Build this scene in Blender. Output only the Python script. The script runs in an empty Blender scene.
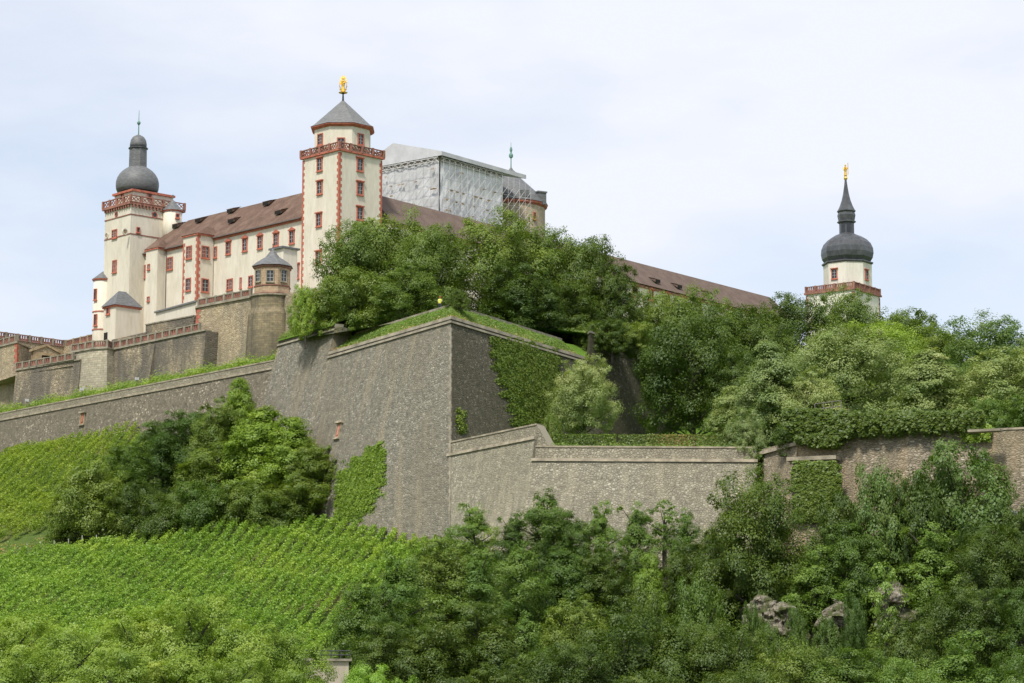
import bpy, bmesh, math, random
import numpy as np
from mathutils import Vector, Matrix

S = bpy.context.scene
COL = S.collection
RAD = math.radians
# ------------------------------------------------------------------ camera
FPX, PITCH = 2560.0, RAD(9.0)
CX, CY = 512.0, 341.5
cd = bpy.data.cameras.new("camera"); cam = bpy.data.objects.new("camera", cd); COL.objects.link(cam)
cam.location = (0, 0, 0); cam.rotation_euler = (RAD(90) + PITCH, 0, 0)
cd.lens = 90.0; cd.sensor_width = 36.0; cd.clip_start = 1.0; cd.clip_end = 30000
S.camera = cam
# ------------------------------------------------------------------ sky, sun, exposure
SUN_AZ = math.atan2(-0.36, -0.93)          # where the sun stands, seen from above (x, y)
SUN_EL = RAD(55)
sdir = Vector((math.sin(SUN_AZ) * math.cos(SUN_EL), math.cos(SUN_AZ) * math.cos(SUN_EL), math.sin(SUN_EL)))
w = bpy.data.worlds.new("World"); S.world = w; w.use_nodes = True
nt = w.node_tree; nt.nodes.clear()
def N(t, k, **kw):
    n = t.nodes.new(k)
    for a, b in kw.items():
        setattr(n, a, b)
    return n
out = N(nt, 'ShaderNodeOutputWorld')
sky = N(nt, 'ShaderNodeTexSky'); sky.sky_type = 'NISHITA'; sky.sun_disc = False
sky.sun_elevation = SUN_EL; sky.sun_rotation = SUN_AZ; sky.air_density = 1.0; sky.dust_density = 1.5
bg1 = N(nt, 'ShaderNodeBackground'); bg1.inputs['Strength'].default_value = 0.15
bg2 = N(nt, 'ShaderNodeBackground'); bg2.inputs['Color'].default_value = (0.835, 0.865, 0.945, 1); bg2.inputs['Strength'].default_value = 0.94
tc = N(nt, 'ShaderNodeTexCoord'); mp = N(nt, 'ShaderNodeMapping'); mp.inputs['Scale'].default_value = (3.2, 3.2, 9.0); mp.inputs['Location'].default_value = (2.35, 0.1, 0.45)
nz = N(nt, 'ShaderNodeTexNoise'); nz.inputs['Scale'].default_value = 1.5; nz.inputs['Detail'].default_value = 6; nz.inputs['Roughness'].default_value = 0.5
rp = N(nt, 'ShaderNodeValToRGB'); rp.color_ramp.elements[0].position = 0.34; rp.color_ramp.elements[1].position = 0.60
rp.color_ramp.elements[0].color = (0.52, 0.52, 0.52, 1); rp.color_ramp.elements[1].color = (1, 1, 1, 1)
ms = N(nt, 'ShaderNodeMixShader')
nt.links.new(tc.outputs['Generated'], mp.inputs['Vector']); nt.links.new(mp.outputs[0], nz.inputs['Vector'])
nt.links.new(nz.outputs['Fac'], rp.inputs['Fac']); nt.links.new(rp.outputs['Color'], ms.inputs['Fac'])
nt.links.new(sky.outputs[0], bg1.inputs['Color']); nt.links.new(bg1.outputs[0], ms.inputs[1]); nt.links.new(bg2.outputs[0], ms.inputs[2])
nt.links.new(ms.outputs[0], out.inputs['Surface'])
sd = bpy.data.lights.new("sun", 'SUN'); sun = bpy.data.objects.new("sun", sd); COL.objects.link(sun)
sd.energy = 3.5; sd.angle = RAD(7.0); sd.color = (1.0, 0.94, 0.84)
sun.rotation_euler = (-sdir).to_track_quat('-Z', 'Y').to_euler(); sun.location = (-60, -80, 120)
S.view_settings.view_transform = 'Standard'; S.view_settings.look = 'None'
S.view_settings.exposure = 0.2; S.view_settings.gamma = 1.0
S.view_settings.use_curve_mapping = False
S.render.engine = 'CYCLES'; S.cycles.max_bounces = 5; S.cycles.diffuse_bounces = 3; S.cycles.transmission_bounces = 4
S.cycles.use_denoising = True

# ------------------------------------------------------------------ helpers
rng = np.random.default_rng(7)
random.seed(7)
cP, sP = math.cos(PITCH), math.sin(PITCH)
def ray(px, py):
    dx, dy = px - CX, CY - py
    return Vector((dx, FPX * cP - dy * sP, FPX * sP + dy * cP))
def P(px, py, Y):
    d = ray(px, py); return d * (Y / d.y)
def PZ(px, py, Z):
    d = ray(px, py); return d * (Z / d.z)
def hit(px, py, A, n):
    d = ray(px, py); return d * (A.dot(n) / d.dot(n))
def flat(v): return Vector((v.x, v.y, 0))
UP = Vector((0, 0, 1))

def tag(o, label=None, cat=None, group=None, kind=None):
    if label: o['label'] = label
    if cat: o['category'] = cat
    if group: o['group'] = group
    if kind: o['kind'] = kind
    return o
def thing(name, loc, label, cat, group=None):
    o = bpy.data.objects.new(name, None); COL.objects.link(o); o.location = loc
    o.empty_display_size = 0.5
    return tag(o, label, cat, group)

def up_(v, z): return Vector((v.x, v.y, z))
class MB:
    """collects polygons in world coordinates; build() links them as ONE mesh object"""
    def __init__(s): s.v = []; s.f = []; s.uv = []
    def poly(s, pts, uv=None):
        i = len(s.v); s.v += [tuple(p) for p in pts]; s.f.append(tuple(range(i, i + len(pts))))
        s.uv += list(uv) if uv else [(0, 0)] * len(pts)
        return s
    def hexa(s, b, t):
        """bottom ring b and top ring t (same count, counter-clockwise from above)"""
        n = len(b)
        s.poly(list(reversed(b))); s.poly(t)
        for i in range(n):
            j = (i + 1) % n
            L = (Vector(b[j]) - Vector(b[i])).length
            s.poly([b[i], b[j], t[j], t[i]], [(0, b[i][2]), (L, b[j][2]), (L, t[j][2]), (0, t[i][2])])
        return s
    def bar(s, A, B, w, z0, z1, off=0.0):
        """box along plan segment A-B, width w, from height z0 to z1 (numbers or pairs)"""
        A, B = Vector(A), Vector(B)
        d = flat(B - A).normalized(); n = Vector((-d.y, d.x, 0))
        z0 = z0 if isinstance(z0, tuple) else (z0, z0); z1 = z1 if isinstance(z1, tuple) else (z1, z1)
        a, b = flat(A) + n * off, flat(B) + n * off; h = n * (w / 2)
        def r(z): return [a - h + UP * z[0], b - h + UP * z[1], b + h + UP * z[1], a + h + UP * z[0]]
        return s.hexa(r(z0), r(z1))
    def box(s, c, hx, hy, z0, z1, ang=0.0):
        ca, sa = math.cos(ang), math.sin(ang)
        def r(z): return [Vector((c[0] + x * ca - y * sa, c[1] + x * sa + y * ca, z)) for x, y in ((-hx, -hy), (hx, -hy), (hx, hy), (-hx, hy))]
        return s.hexa(r(z0), r(z1))
    def prism(s, pl, z0, z1):
        return s.hexa([Vector((p[0], p[1], z0)) for p in pl], [Vector((p[0], p[1], z1)) for p in pl])
    def lathe(s, c, prof, n=16, a0=0.0, cap=True):
        rings = [[Vector((c[0] + r * math.cos(a0 + 2 * math.pi * k / n), c[1] + r * math.sin(a0 + 2 * math.pi * k / n), z)) for k in range(n)] for r, z in prof]
        for q in range(len(rings) - 1):
            for k in range(n):
                j = (k + 1) % n
                s.poly([rings[q][k], rings[q][j], rings[q + 1][j], rings[q + 1][k]])
        if cap:
            s.poly(list(reversed(rings[0]))); s.poly(rings[-1])
        return s
    def rod(s, A, B, r, n=5, r2=None):
        A, B = Vector(A), Vector(B); d = (B - A).normalized()
        x = d.orthogonal().normalized(); y = d.cross(x); r2 = r if r2 is None else r2
        ra = [A + (x * math.cos(2 * math.pi * k / n) + y * math.sin(2 * math.pi * k / n)) * r for k in range(n)]
        rb = [B + (x * math.cos(2 * math.pi * k / n) + y * math.sin(2 * math.pi * k / n)) * r2 for k in range(n)]
        for k in range(n):
            j = (k + 1) % n; s.poly([ra[k], ra[j], rb[j], rb[k]])
        s.poly(list(reversed(ra))); s.poly(rb)
        return s
    def mesh(s, name, mat, org=Vector((0, 0, 0)), smooth=False, weld=False):
        me = bpy.data.meshes.new(name)
        o = Vector(org)
        me.from_pydata([(x - o.x, y - o.y, z - o.z) for x, y, z in s.v], [], s.f)
        uvl = me.uv_layers.new(name='UVMap')
        uvl.data.foreach_set('uv', np.array(s.uv, dtype=np.float32).ravel())
        if weld:
            bm = bmesh.new(); bm.from_mesh(me); bmesh.ops.remove_doubles(bm, verts=bm.verts, dist=0.002)
            bmesh.ops.recalc_face_normals(bm, faces=bm.faces); bm.to_mesh(me); bm.free()
        if mat: me.materials.append(mat)
        if smooth: me.polygons.foreach_set('use_smooth', [True] * len(me.polygons))
        me.update()
        return me
    def build(s, name, mat, parent=None, org=None, smooth=False, weld=False):
        o_ = Vector(org) if org is not None else (Vector(parent_org(parent)) if parent else Vector((0, 0, 0)))
        me = s.mesh(name, mat, o_, smooth, weld)
        o = bpy.data.objects.new(name, me); COL.objects.link(o)
        if parent:
            o.parent = parent
        else:
            o.location = o_
        return o
def parent_org(p):
    v = Vector((0, 0, 0))
    while p: v = v + p.location; p = p.parent
    return v

# ------------------------------------------------------------------ materials
def mat_base(name, rough=0.85, spec=0.25):
    m = bpy.data.materials.new(name); m.use_nodes = True
    t = m.node_tree; b = t.nodes['Principled BSDF']
    b.inputs['Roughness'].default_value = rough
    b.inputs['Specular IOR Level'].default_value = spec
    return m, t, b
def ramp(t, fac, stops):
    r = N(t, 'ShaderNodeValToRGB'); e = r.color_ramp.elements
    e[0].position, e[0].color = stops[0][0], (*stops[0][1], 1)
    e[1].position, e[1].color = stops[1][0], (*stops[1][1], 1)
    for p, c in stops[2:]:
        q = e.new(p); q.color = (*c, 1)
    t.links.new(fac, r.inputs['Fac']); return r.outputs['Color']
def noise(t, vec, scale, detail=4, rough=0.55, sc=(1, 1, 1), loc=(0, 0, 0)):
    m = N(t, 'ShaderNodeMapping'); m.inputs['Scale'].default_value = sc; m.inputs['Location'].default_value = loc
    t.links.new(vec, m.inputs['Vector'])
    n = N(t, 'ShaderNodeTexNoise'); n.inputs['Scale'].default_value = scale; n.inputs['Detail'].default_value = detail; n.inputs['Roughness'].default_value = rough
    t.links.new(m.outputs[0], n.inputs['Vector']); return n.outputs['Fac']
def mixc(t, fac, a, b, mode='MIX'):
    m = N(t, 'ShaderNodeMix'); m.data_type = 'RGBA'; m.blend_type = mode
    if isinstance(fac, (int, float)): m.inputs[0].default_value = fac
    else: t.links.new(fac, m.inputs[0])
    for i, c in ((6, a), (7, b)):
        if isinstance(c, tuple): m.inputs[i].default_value = (*c, 1)
        else: t.links.new(c, m.inputs[i])
    return m.outputs[2]
def bump(t, b, h, strength, dist=0.1):
    bp = N(t, 'ShaderNodeBump'); bp.inputs['Strength'].default_value = strength; bp.inputs['Distance'].default_value = dist
    t.links.new(h, bp.inputs['Height']); t.links.new(bp.outputs[0], b.inputs['Normal'])
def coord(t, which='Object'): return N(t, 'ShaderNodeTexCoord').outputs[which]

def plain(name, c, rough=0.8, var=0.25, scale=0.7, spec=0.25, metal=0.0, sc=(1, 1, 1)):
    m, t, b = mat_base(name, rough, spec); v = coord(t)
    lo = tuple(x * (1 - var) for x in c); hi = tuple(min(1, x * (1 + var * 0.6)) for x in c)
    t.links.new(ramp(t, noise(t, v, scale, 6, 0.62, sc), [(0.3, lo), (0.7, hi)]), b.inputs['Base Color'])
    b.inputs['Metallic'].default_value = metal
    return m
def plaster(name, c, dirt):
    m, t, b = mat_base(name, 0.9, 0.15); v = coord(t)
    n1 = noise(t, v, 0.35, 6, 0.65, (1, 1, 0.35)); n2 = noise(t, v, 2.2, 4, 0.6, (1, 1, 0.25))
    a = ramp(t, n1, [(0.36, dirt), (0.62, c)])
    n3 = noise(t, v, 1.3, 5, 0.6, (1, 1, 0.07), (5, 3, 1)); a = mixc(t, ramp(t, n3, [(0.54, (0, 0, 0)), (0.74, (0.55, 0.55, 0.55))]), a, tuple(x * .72 for x in dirt))
    hi = tuple(min(1, x * 1.06) for x in c); lo = tuple(x * 0.86 for x in c)
    t.links.new(mixc(t, 0.45, a, ramp(t, n2, [(0.35, lo), (0.6, hi)])), b.inputs['Base Color'])
    bump(t, b, n2, 0.15); return m
def rubble(name, dark, mid, light, cell=2.1, stain=(0.10, 0.09, 0.075), stain_amt=0.6, streak=None, squash=1.25, stain_pos=(0.42, 0.62), joint=.74):
    """rough stone laid without courses, in metres of wall (UV)"""
    m, t, b = mat_base(name, 0.95, 0.1); uv = coord(t, 'UV')
    mp = N(t, 'ShaderNodeMapping'); mp.inputs['Scale'].default_value = (1, squash, 1); t.links.new(uv, mp.inputs['Vector'])
    vo = N(t, 'ShaderNodeTexVoronoi'); vo.inputs['Scale'].default_value = cell; t.links.new(mp.outputs[0], vo.inputs['Vector'])
    sx = N(t, 'ShaderNodeSeparateColor'); t.links.new(vo.outputs['Color'], sx.inputs[0])
    cst = ramp(t, sx.outputs[0], [(0.0, dark), (0.55, mid), (0.8, mid), (1.0, light)])
    de = N(t, 'ShaderNodeTexVoronoi'); de.feature = 'DISTANCE_TO_EDGE'; de.inputs['Scale'].default_value = cell; t.links.new(mp.outputs[0], de.inputs['Vector'])
    edge = ramp(t, de.outputs['Distance'], [(0.02, (0, 0, 0)), (0.13, (1, 1, 1))])
    c1 = mixc(t, edge, tuple(x * joint for x in mid), cst)
    big = noise(t, uv, 0.075, 7, 0.62, (1, 0.55, 1)); fine = noise(t, uv, 1.1, 5, 0.7)
    stf = ramp(t, big, [(stain_pos[0], (1, 1, 1)), (stain_pos[1], (0, 0, 0))])
    sm = N(t, 'ShaderNodeMath', operation='MULTIPLY'); sm.inputs[1].default_value = stain_amt; t.links.new(stf, sm.inputs[0])
    c2 = mixc(t, sm.outputs[0], c1, stain, 'MIX')
    c2 = mixc(t, 0.55, c2, ramp(t, fine, [(0.3, (0.45, 0.45, 0.45)), (0.72, (1.4, 1.38, 1.32))]), 'MULTIPLY')
    if streak:
        sn = noise(t, uv, 0.5, 5, 0.6, (1, 0.09, 1), (3, 1, 0))
        c2 = mixc(t, ramp(t, sn, [(0.52, (0, 0, 0)), (0.72, (0.75, 0.75, 0.75))]), c2, streak)
    t.links.new(c2, b.inputs['Base Color'])
    bump(t, b, edge, 0.75, 0.11); return m
def coursed(name, c1, c2, mortar, bw=0.9, bh=0.35, stain=(0.08, 0.075, 0.065), stain_amt=0.6, streak=None, stain_pos=(0.42, 0.6)):
    """stone laid in courses (UV in metres)"""
    m, t, b = mat_base(name, 0.95, 0.1); uv = coord(t, 'UV')
    wob = noise(t, uv, 0.6, 3); wv = N(t, 'ShaderNodeVectorMath', operation='MULTIPLY_ADD')
    cm = N(t, 'ShaderNodeCombineXYZ'); t.links.new(wob, cm.inputs[0]); t.links.new(wob, cm.inputs[1])
    wv.inputs[1].default_value = (0.5, 0.25, 0); t.links.new(cm.outputs[0], wv.inputs[0]); t.links.new(uv, wv.inputs[2])
    br = N(t, 'ShaderNodeTexBrick'); br.inputs['Scale'].default_value = 1.0; br.inputs['Brick Width'].default_value = bw; br.inputs['Row Height'].default_value = bh
    br.inputs['Mortar Size'].default_value = 0.03; br.inputs['Mortar Smooth'].default_value = 0.4; br.inputs['Bias'].default_value = -0.1
    br.inputs['Color1'].default_value = (*c1, 1); br.inputs['Color2'].default_value = (*c2, 1); br.inputs['Mortar'].default_value = (*mortar, 1)
    t.links.new(wv.outputs[0], br.inputs['Vector'])
    big = noise(t, uv, 0.09, 7, 0.62, (1, 0.5, 1)); fine = noise(t, uv, 1.6, 6, 0.7)
    sm = N(t, 'ShaderNodeMath', operation='MULTIPLY'); sm.inputs[1].default_value = stain_amt
    t.links.new(ramp(t, big, [(stain_pos[0], (1, 1, 1)), (stain_pos[1], (0, 0, 0))]), sm.inputs[0])
    c = mixc(t, sm.outputs[0], br.outputs['Color'], stain)
    c = mixc(t, 0.6, c, ramp(t, fine, [(0.3, (0.5, 0.5, 0.5)), (0.7, (1.35, 1.33, 1.28))]), 'MULTIPLY')
    if streak:
        sn = noise(t, uv, 0.55, 5, 0.6, (1, 0.08, 1), (7, 2, 0))
        c = mixc(t, ramp(t, sn, [(0.5, (0, 0, 0)), (0.7, (0.8, 0.8, 0.8))]), c, streak)
    t.links.new(c, b.inputs['Base Color']); bump(t, b, fine, 0.5, 0.08); return m
def tiles(name, a, b_, c):
    m, t, b = mat_base(name, 0.9, 0.1); v = coord(t)
    n1 = noise(t, v, 0.5, 7, 0.7); n2 = noise(t, v, 4.5, 3, 0.6)
    col = mixc(t, 0.45, ramp(t, n1, [(0.36, a), (0.5, b_), (0.62, c)]), ramp(t, n2, [(0.3, a), (0.7, c)]))
    wv = N(t, 'ShaderNodeTexWave'); wv.bands_direction = 'Z'; wv.inputs['Scale'].default_value = 1.3; wv.inputs['Distortion'].default_value = 0.6; t.links.new(v, wv.inputs['Vector'])
    col = mixc(t, 0.35, col, ramp(t, wv.outputs['Fac'], [(0.1, (0.6, 0.6, 0.6)), (0.6, (1.15, 1.15, 1.15))]), 'MULTIPLY')
    t.links.new(col, b.inputs['Base Color']); bump(t, b, wv.outputs['Fac'], 0.3); return m
def leafmat(name, lo, mid, hi, trans=0.36, var=0.24):
    m = bpy.data.materials.new(name); m.use_nodes = True; t = m.node_tree; t.nodes.clear()
    o = N(t, 'ShaderNodeOutputMaterial'); at = N(t, 'ShaderNodeAttribute', attribute_name='tint')
    oi = N(t, 'ShaderNodeObjectInfo')
    c = ramp(t, at.outputs['Fac'], [(0.0, lo), (0.5, mid), (1.0, hi)])
    c = mixc(t, 1.0, c, ramp(t, oi.outputs['Random'], [(0.0, (1 - var, 1 - var * 0.8, 1 - var)), (1.0, (1 + var * 0.7, 1 + var * 0.45, 1 + var * 0.2))]), 'MULTIPLY')
    d = N(t, 'ShaderNodeBsdfDiffuse'); tr = N(t, 'ShaderNodeBsdfTranslucent'); gl = N(t, 'ShaderNodeBsdfGlossy')
    gl.inputs['Roughness'].default_value = 0.5; gl.inputs['Color'].default_value = (0.9, 0.95, 1, 1)
    c2 = mixc(t, 1.0, c, (1.25, 1.3, 0.7), 'MULTIPLY')
    t.links.new(c, d.inputs['Color']); t.links.new(c2, tr.inputs['Color'])
    m1 = N(t, 'ShaderNodeMixShader'); m1.inputs[0].default_value = trans; t.links.new(d.outputs[0], m1.inputs[1]); t.links.new(tr.outputs[0], m1.inputs[2])
    m2 = N(t, 'ShaderNodeMixShader'); m2.inputs[0].default_value = 0.025; t.links.new(m1.outputs[0], m2.inputs[1]); t.links.new(gl.outputs[0], m2.inputs[2])
    t.links.new(m2.outputs[0], o.inputs['Surface']); return m

M = {}
M['cream'] = plaster('cream plaster', (0.71, 0.665, 0.56), (0.55, 0.495, 0.395))
M['white'] = plaster('off white plaster', (0.72, 0.69, 0.61), (0.56, 0.52, 0.44))
M['red'] = plain('red sandstone', (0.46, 0.155, 0.105), 0.9, 0.35, 1.5)
M['redgrey'] = plain('weathered red sandstone', (0.30, 0.15, 0.115), 0.95, 0.5, 1.2)
M['redbal'] = plain('worn red sandstone', (0.342, 0.166, 0.125), 0.95, 0.45, 1.3)
M['slate'] = plain('grey slate', (0.147, 0.152, 0.155), 0.55, 0.4, 1.6, 0.4, sc=(1, 1, 2.5))
M['slate_light'] = plain('light grey slate', (0.17, 0.175, 0.175), 0.6, 0.3, 1.6, 0.4, sc=(1, 1, 2.5))
M['lead'] = plain('dark dome metal', (0.075, 0.08, 0.088), 0.42, 0.5, 1.1, 0.5, sc=(1, 1, 0.5))
M['tile'] = tiles('old brown roof tiles', (0.095, 0.062, 0.049), (0.157, 0.099, 0.076), (0.223, 0.156, 0.119))
M['tile_far'] = tiles('grey brown roof tiles', (0.114, 0.082, 0.069), (0.157, 0.115, 0.095), (0.190, 0.146, 0.122))
M['glass'] = plain('window glass', (0.03, 0.033, 0.04), 0.15, 0.3, 0.8, 0.5)
M['bars'] = plain('grey window bars', (0.42, 0.43, 0.43), 0.7, 0.1)
M['gold'] = plain('gilding', (0.86, 0.55, 0.12), 0.35, 0.15, 3.0, 0.5, 0.75)
M['copper'] = plain('green copper', (0.16, 0.30, 0.25), 0.7, 0.25)
M['iron'] = plain('dark iron', (0.05, 0.05, 0.055), 0.6, 0.2)
M['dark'] = plain('dark opening', (0.025, 0.022, 0.02), 0.95, 0.2)
M['stone'] = plain('grey stone', (0.29, 0.26, 0.205), 0.95, 0.5, 0.8)
M['stone_tan'] = plain('tan stone', (0.36, 0.28, 0.175), 0.95, 0.45, 1.2)
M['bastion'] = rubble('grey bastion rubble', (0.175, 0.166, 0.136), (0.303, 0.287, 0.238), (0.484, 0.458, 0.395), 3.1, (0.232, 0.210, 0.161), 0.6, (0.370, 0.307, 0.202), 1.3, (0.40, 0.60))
M['bastion_shaded'] = rubble('shade toned rubble', (0.084, 0.077, 0.058), (0.146, 0.134, 0.102), (0.291, 0.270, 0.210), 2.7, (0.095, 0.090, 0.061), 0.7)  # darker copy of the bastion stone, with shade put into its colour
M['front'] = rubble('pale front rubble', (0.24, 0.226, 0.176), (0.385, 0.363, 0.283), (0.55, 0.52, 0.425), 3.1, (0.295, 0.27, 0.20), 0.55, (0.48, 0.425, 0.31), 1.3, (0.40, 0.60))
M['parapet'] = rubble('parapet stone', (0.27, 0.25, 0.19), (0.39, 0.362, 0.28), (0.52, 0.48, 0.385), 2.8, (0.28, 0.255, 0.195), 0.6, (0.30, 0.26, 0.19), 1.2)
M['leftwall'] = rubble('weathered dark rubble', (0.144, 0.129, 0.106), (0.293, 0.258, 0.201), (0.586, 0.525, 0.404), 2.4, (0.195, 0.176, 0.138), 0.7, (0.195, 0.169, 0.135), 1.4)
M['terracewall'] = rubble('streaked terrace stone', (0.24, 0.205, 0.15), (0.40, 0.335, 0.24), (0.52, 0.45, 0.34), 1.9, (0.17, 0.155, 0.13), 0.95, (0.13, 0.12, 0.105), 1.5, (0.47, 0.56))
M['tanwall'] = rubble('tan wall stone', (0.36, 0.29, 0.19), (0.49, 0.405, 0.275), (0.59, 0.50, 0.36), 1.9, (0.28, 0.25, 0.195), 0.85, (0.22, 0.20, 0.165), 1.8, (0.42, 0.56), .85)
M['darkstain'] = coursed('stained turret stone', (0.371, 0.304, 0.190), (0.263, 0.223, 0.151), (0.202, 0.172, 0.117), 0.8, 0.38, (0.085, 0.078, 0.065), 0.9, (0.077, 0.073, 0.062), (0.45, 0.68))
M['palecorner'] = coursed('pale corner stone', (0.525, 0.475, 0.362), (0.375, 0.338, 0.263), (0.250, 0.225, 0.175), 0.9, 0.4, (0.175, 0.163, 0.138), 0.7)
M['rightwall'] = rubble('rough tan courses', (0.208, 0.179, 0.129), (0.404, 0.357, 0.274), (0.655, 0.595, 0.493), 2.0, (0.284, 0.238, 0.164), 0.75, (0.459, 0.335, 0.208), 2.6, (0.42, 0.6), .5)
M['band'] = plain('tan coping', (0.36, 0.315, 0.235), 0.95, 0.5, 0.9)
M['band_grey'] = plain('grey coping', (0.312, 0.280, 0.215), 0.95, 0.45, 0.6)
M['chapel'] = coursed('pale chapel stone', (0.52, 0.44, 0.32), (0.44, 0.37, 0.27), (0.36, 0.3, 0.22), 0.9, 0.4, (0.32, 0.27, 0.2), 0.5)
M['brickband'] = coursed('banded pavilion stone', (0.50, 0.39, 0.27), (0.43, 0.34, 0.23), (0.42, 0.24, 0.17), 0.7, 0.42, (0.2, 0.15, 0.1), 0.4)
M['sheet'] = plain('white sheeting', (0.533, 0.542, 0.555), 0.5, 0.2, 0.35, 0.3)
M['net'] = plain('grey netting', (0.677, 0.688, 0.697), 0.6, 0.25, 0.6, 0.3)
M['pole'] = plain('scaffold steel', (0.55, 0.55, 0.54), 0.5, 0.2)
M['timber'] = plain('scaffold boards', (0.42, 0.30, 0.16), 0.85, 0.4)
M['rock'] = plain('pale limestone', (0.34, 0.31, 0.265), 0.95, 0.55, 0.55)
M['bark'] = plain('bark', (0.085, 0.076, 0.06), 0.95, 0.4, 3.0, sc=(1, 1, 0.3))
M['post'] = plain('vineyard post', (0.42, 0.40, 0.37), 0.9, 0.3)
M['pipe'] = plain('lead pipe', (0.16, 0.14, 0.13), 0.6, 0.2)
# foliage
M['lf_mid'] = leafmat('mid green leaves', (0.113, 0.172, 0.028), (0.170, 0.245, 0.037), (0.236, 0.305, 0.049))
M['lf_dark'] = leafmat('dark green leaves', (0.061, 0.110, 0.017), (0.098, 0.155, 0.019), (0.143, 0.199, 0.024))
M['lf_fresh'] = leafmat('fresh green leaves', (0.155, 0.256, 0.032), (0.231, 0.350, 0.042), (0.330, 0.428, 0.059))
M['lf_linden'] = leafmat('yellow green linden leaves', (0.200, 0.281, 0.092), (0.295, 0.366, 0.126), (0.455, 0.486, 0.210))
M['lf_locust'] = leafmat('feathery pale leaves', (0.109, 0.204, 0.032), (0.169, 0.275, 0.047), (0.243, 0.333, 0.071))
M['lf_olive'] = leafmat('olive leaves', (0.085, 0.160, 0.032), (0.123, 0.205, 0.041), (0.170, 0.230, 0.054), var=0.15)
M['lf_wood'] = leafmat('slope wood leaves', (0.070, 0.133, 0.018), (0.109, 0.189, 0.027), (0.156, 0.246, 0.036), var=0.26)
M['lf_bright'] = leafmat('bright lime leaves', (0.182, 0.338, 0.042), (0.260, 0.429, 0.060), (0.351, 0.507, 0.090))
M['lf_fore'] = leafmat('light green riverside leaves', (0.141, 0.242, 0.030), (0.230, 0.336, 0.048), (0.361, 0.444, 0.084))
M['lf_vine'] = leafmat('vine leaves', (0.180, 0.313, 0.048), (0.264, 0.412, 0.064), (0.450, 0.552, 0.096), var=0.12)
M['lf_vine_up'] = leafmat('upper vine leaves', (0.189, 0.295, 0.037), (0.292, 0.390, 0.052), (0.405, 0.461, 0.075), var=0.12)
M['lf_grass'] = leafmat('grass blades', (0.125, 0.204, 0.031), (0.187, 0.278, 0.046), (0.265, 0.333, 0.072), var=0.05)
M['lf_dry'] = leafmat('dry grass', (0.286, 0.221, 0.072), (0.429, 0.312, 0.120), (0.546, 0.312, 0.132), var=0.05)
M['lf_brownhedge'] = leafmat('hedge leaves', (0.108, 0.167, 0.036), (0.195, 0.254, 0.057), (0.370, 0.234, 0.108), var=0.05)
def ground_mat():
    m, t, b = mat_base('hill soil and grass', 0.98, 0.05); v = coord(t)
    a = ramp(t, noise(t, v, 0.07, 6, 0.65), [(0.35, (0.075, 0.115, 0.03)), (0.55, (0.095, 0.14, 0.035)), (0.72, (0.20, 0.155, 0.085))])
    f = ramp(t, noise(t, v, 1.8, 6, 0.7), [(0.3, (0.5, 0.5, 0.5)), (0.7, (1.3, 1.3, 1.25))])
    t.links.new(mixc(t, 0.8, a, f, 'MULTIPLY'), b.inputs['Base Color']); return m
M['ground'] = ground_mat()
def grass_mat():
    m, t, b = mat_base('short grass', 0.98, 0.05); v = coord(t)
    a = ramp(t, noise(t, v, 0.16, 6, 0.65), [(0.3, (0.075, 0.15, 0.022)), (0.6, (0.11, 0.20, 0.03)), (0.78, (0.155, 0.19, 0.05))])
    f = ramp(t, noise(t, v, 2.5, 6, 0.7), [(0.3, (0.6, 0.6, 0.6)), (0.7, (1.25, 1.25, 1.2))])
    t.links.new(mixc(t, 0.8, a, f, 'MULTIPLY'), b.inputs['Base Color']); return m
M['grass'] = grass_mat()
M['gravel'] = plain('terrace gravel', (0.36, 0.31, 0.23), 0.95, 0.25)

# ------------------------------------------------------------------ terrain
def tps(pts):
    p = np.array(pts, float); X = p[:, :2]; n = len(X)
    def U(r2): return np.where(r2 > 0, 0.5 * r2 * np.log(np.maximum(r2, 1e-12)), 0)
    K = U(((X[:, None] - X[None]) ** 2).sum(-1)) + np.eye(n) * 2.0
    A = np.zeros((n + 3, n + 3)); A[:n, :n] = K; A[:n, n] = 1; A[:n, n + 1:] = X; A[n, :n] = 1; A[n + 1:, :n] = X.T
    c = np.linalg.solve(A, np.r_[p[:, 2], 0, 0, 0])
    def f(x, y):
        x = np.asarray(x, float); y = np.asarray(y, float)
        d2 = (x[..., None] - X[:, 0]) ** 2 + (y[..., None] - X[:, 1]) ** 2
        return (U(d2) * c[:n]).sum(-1) + c[n] + c[n + 1] * x + c[n + 2] * y
    return f
def CP(px, py, Y): v = P(px, py, Y); return (v.x, v.y, v.z)
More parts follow.
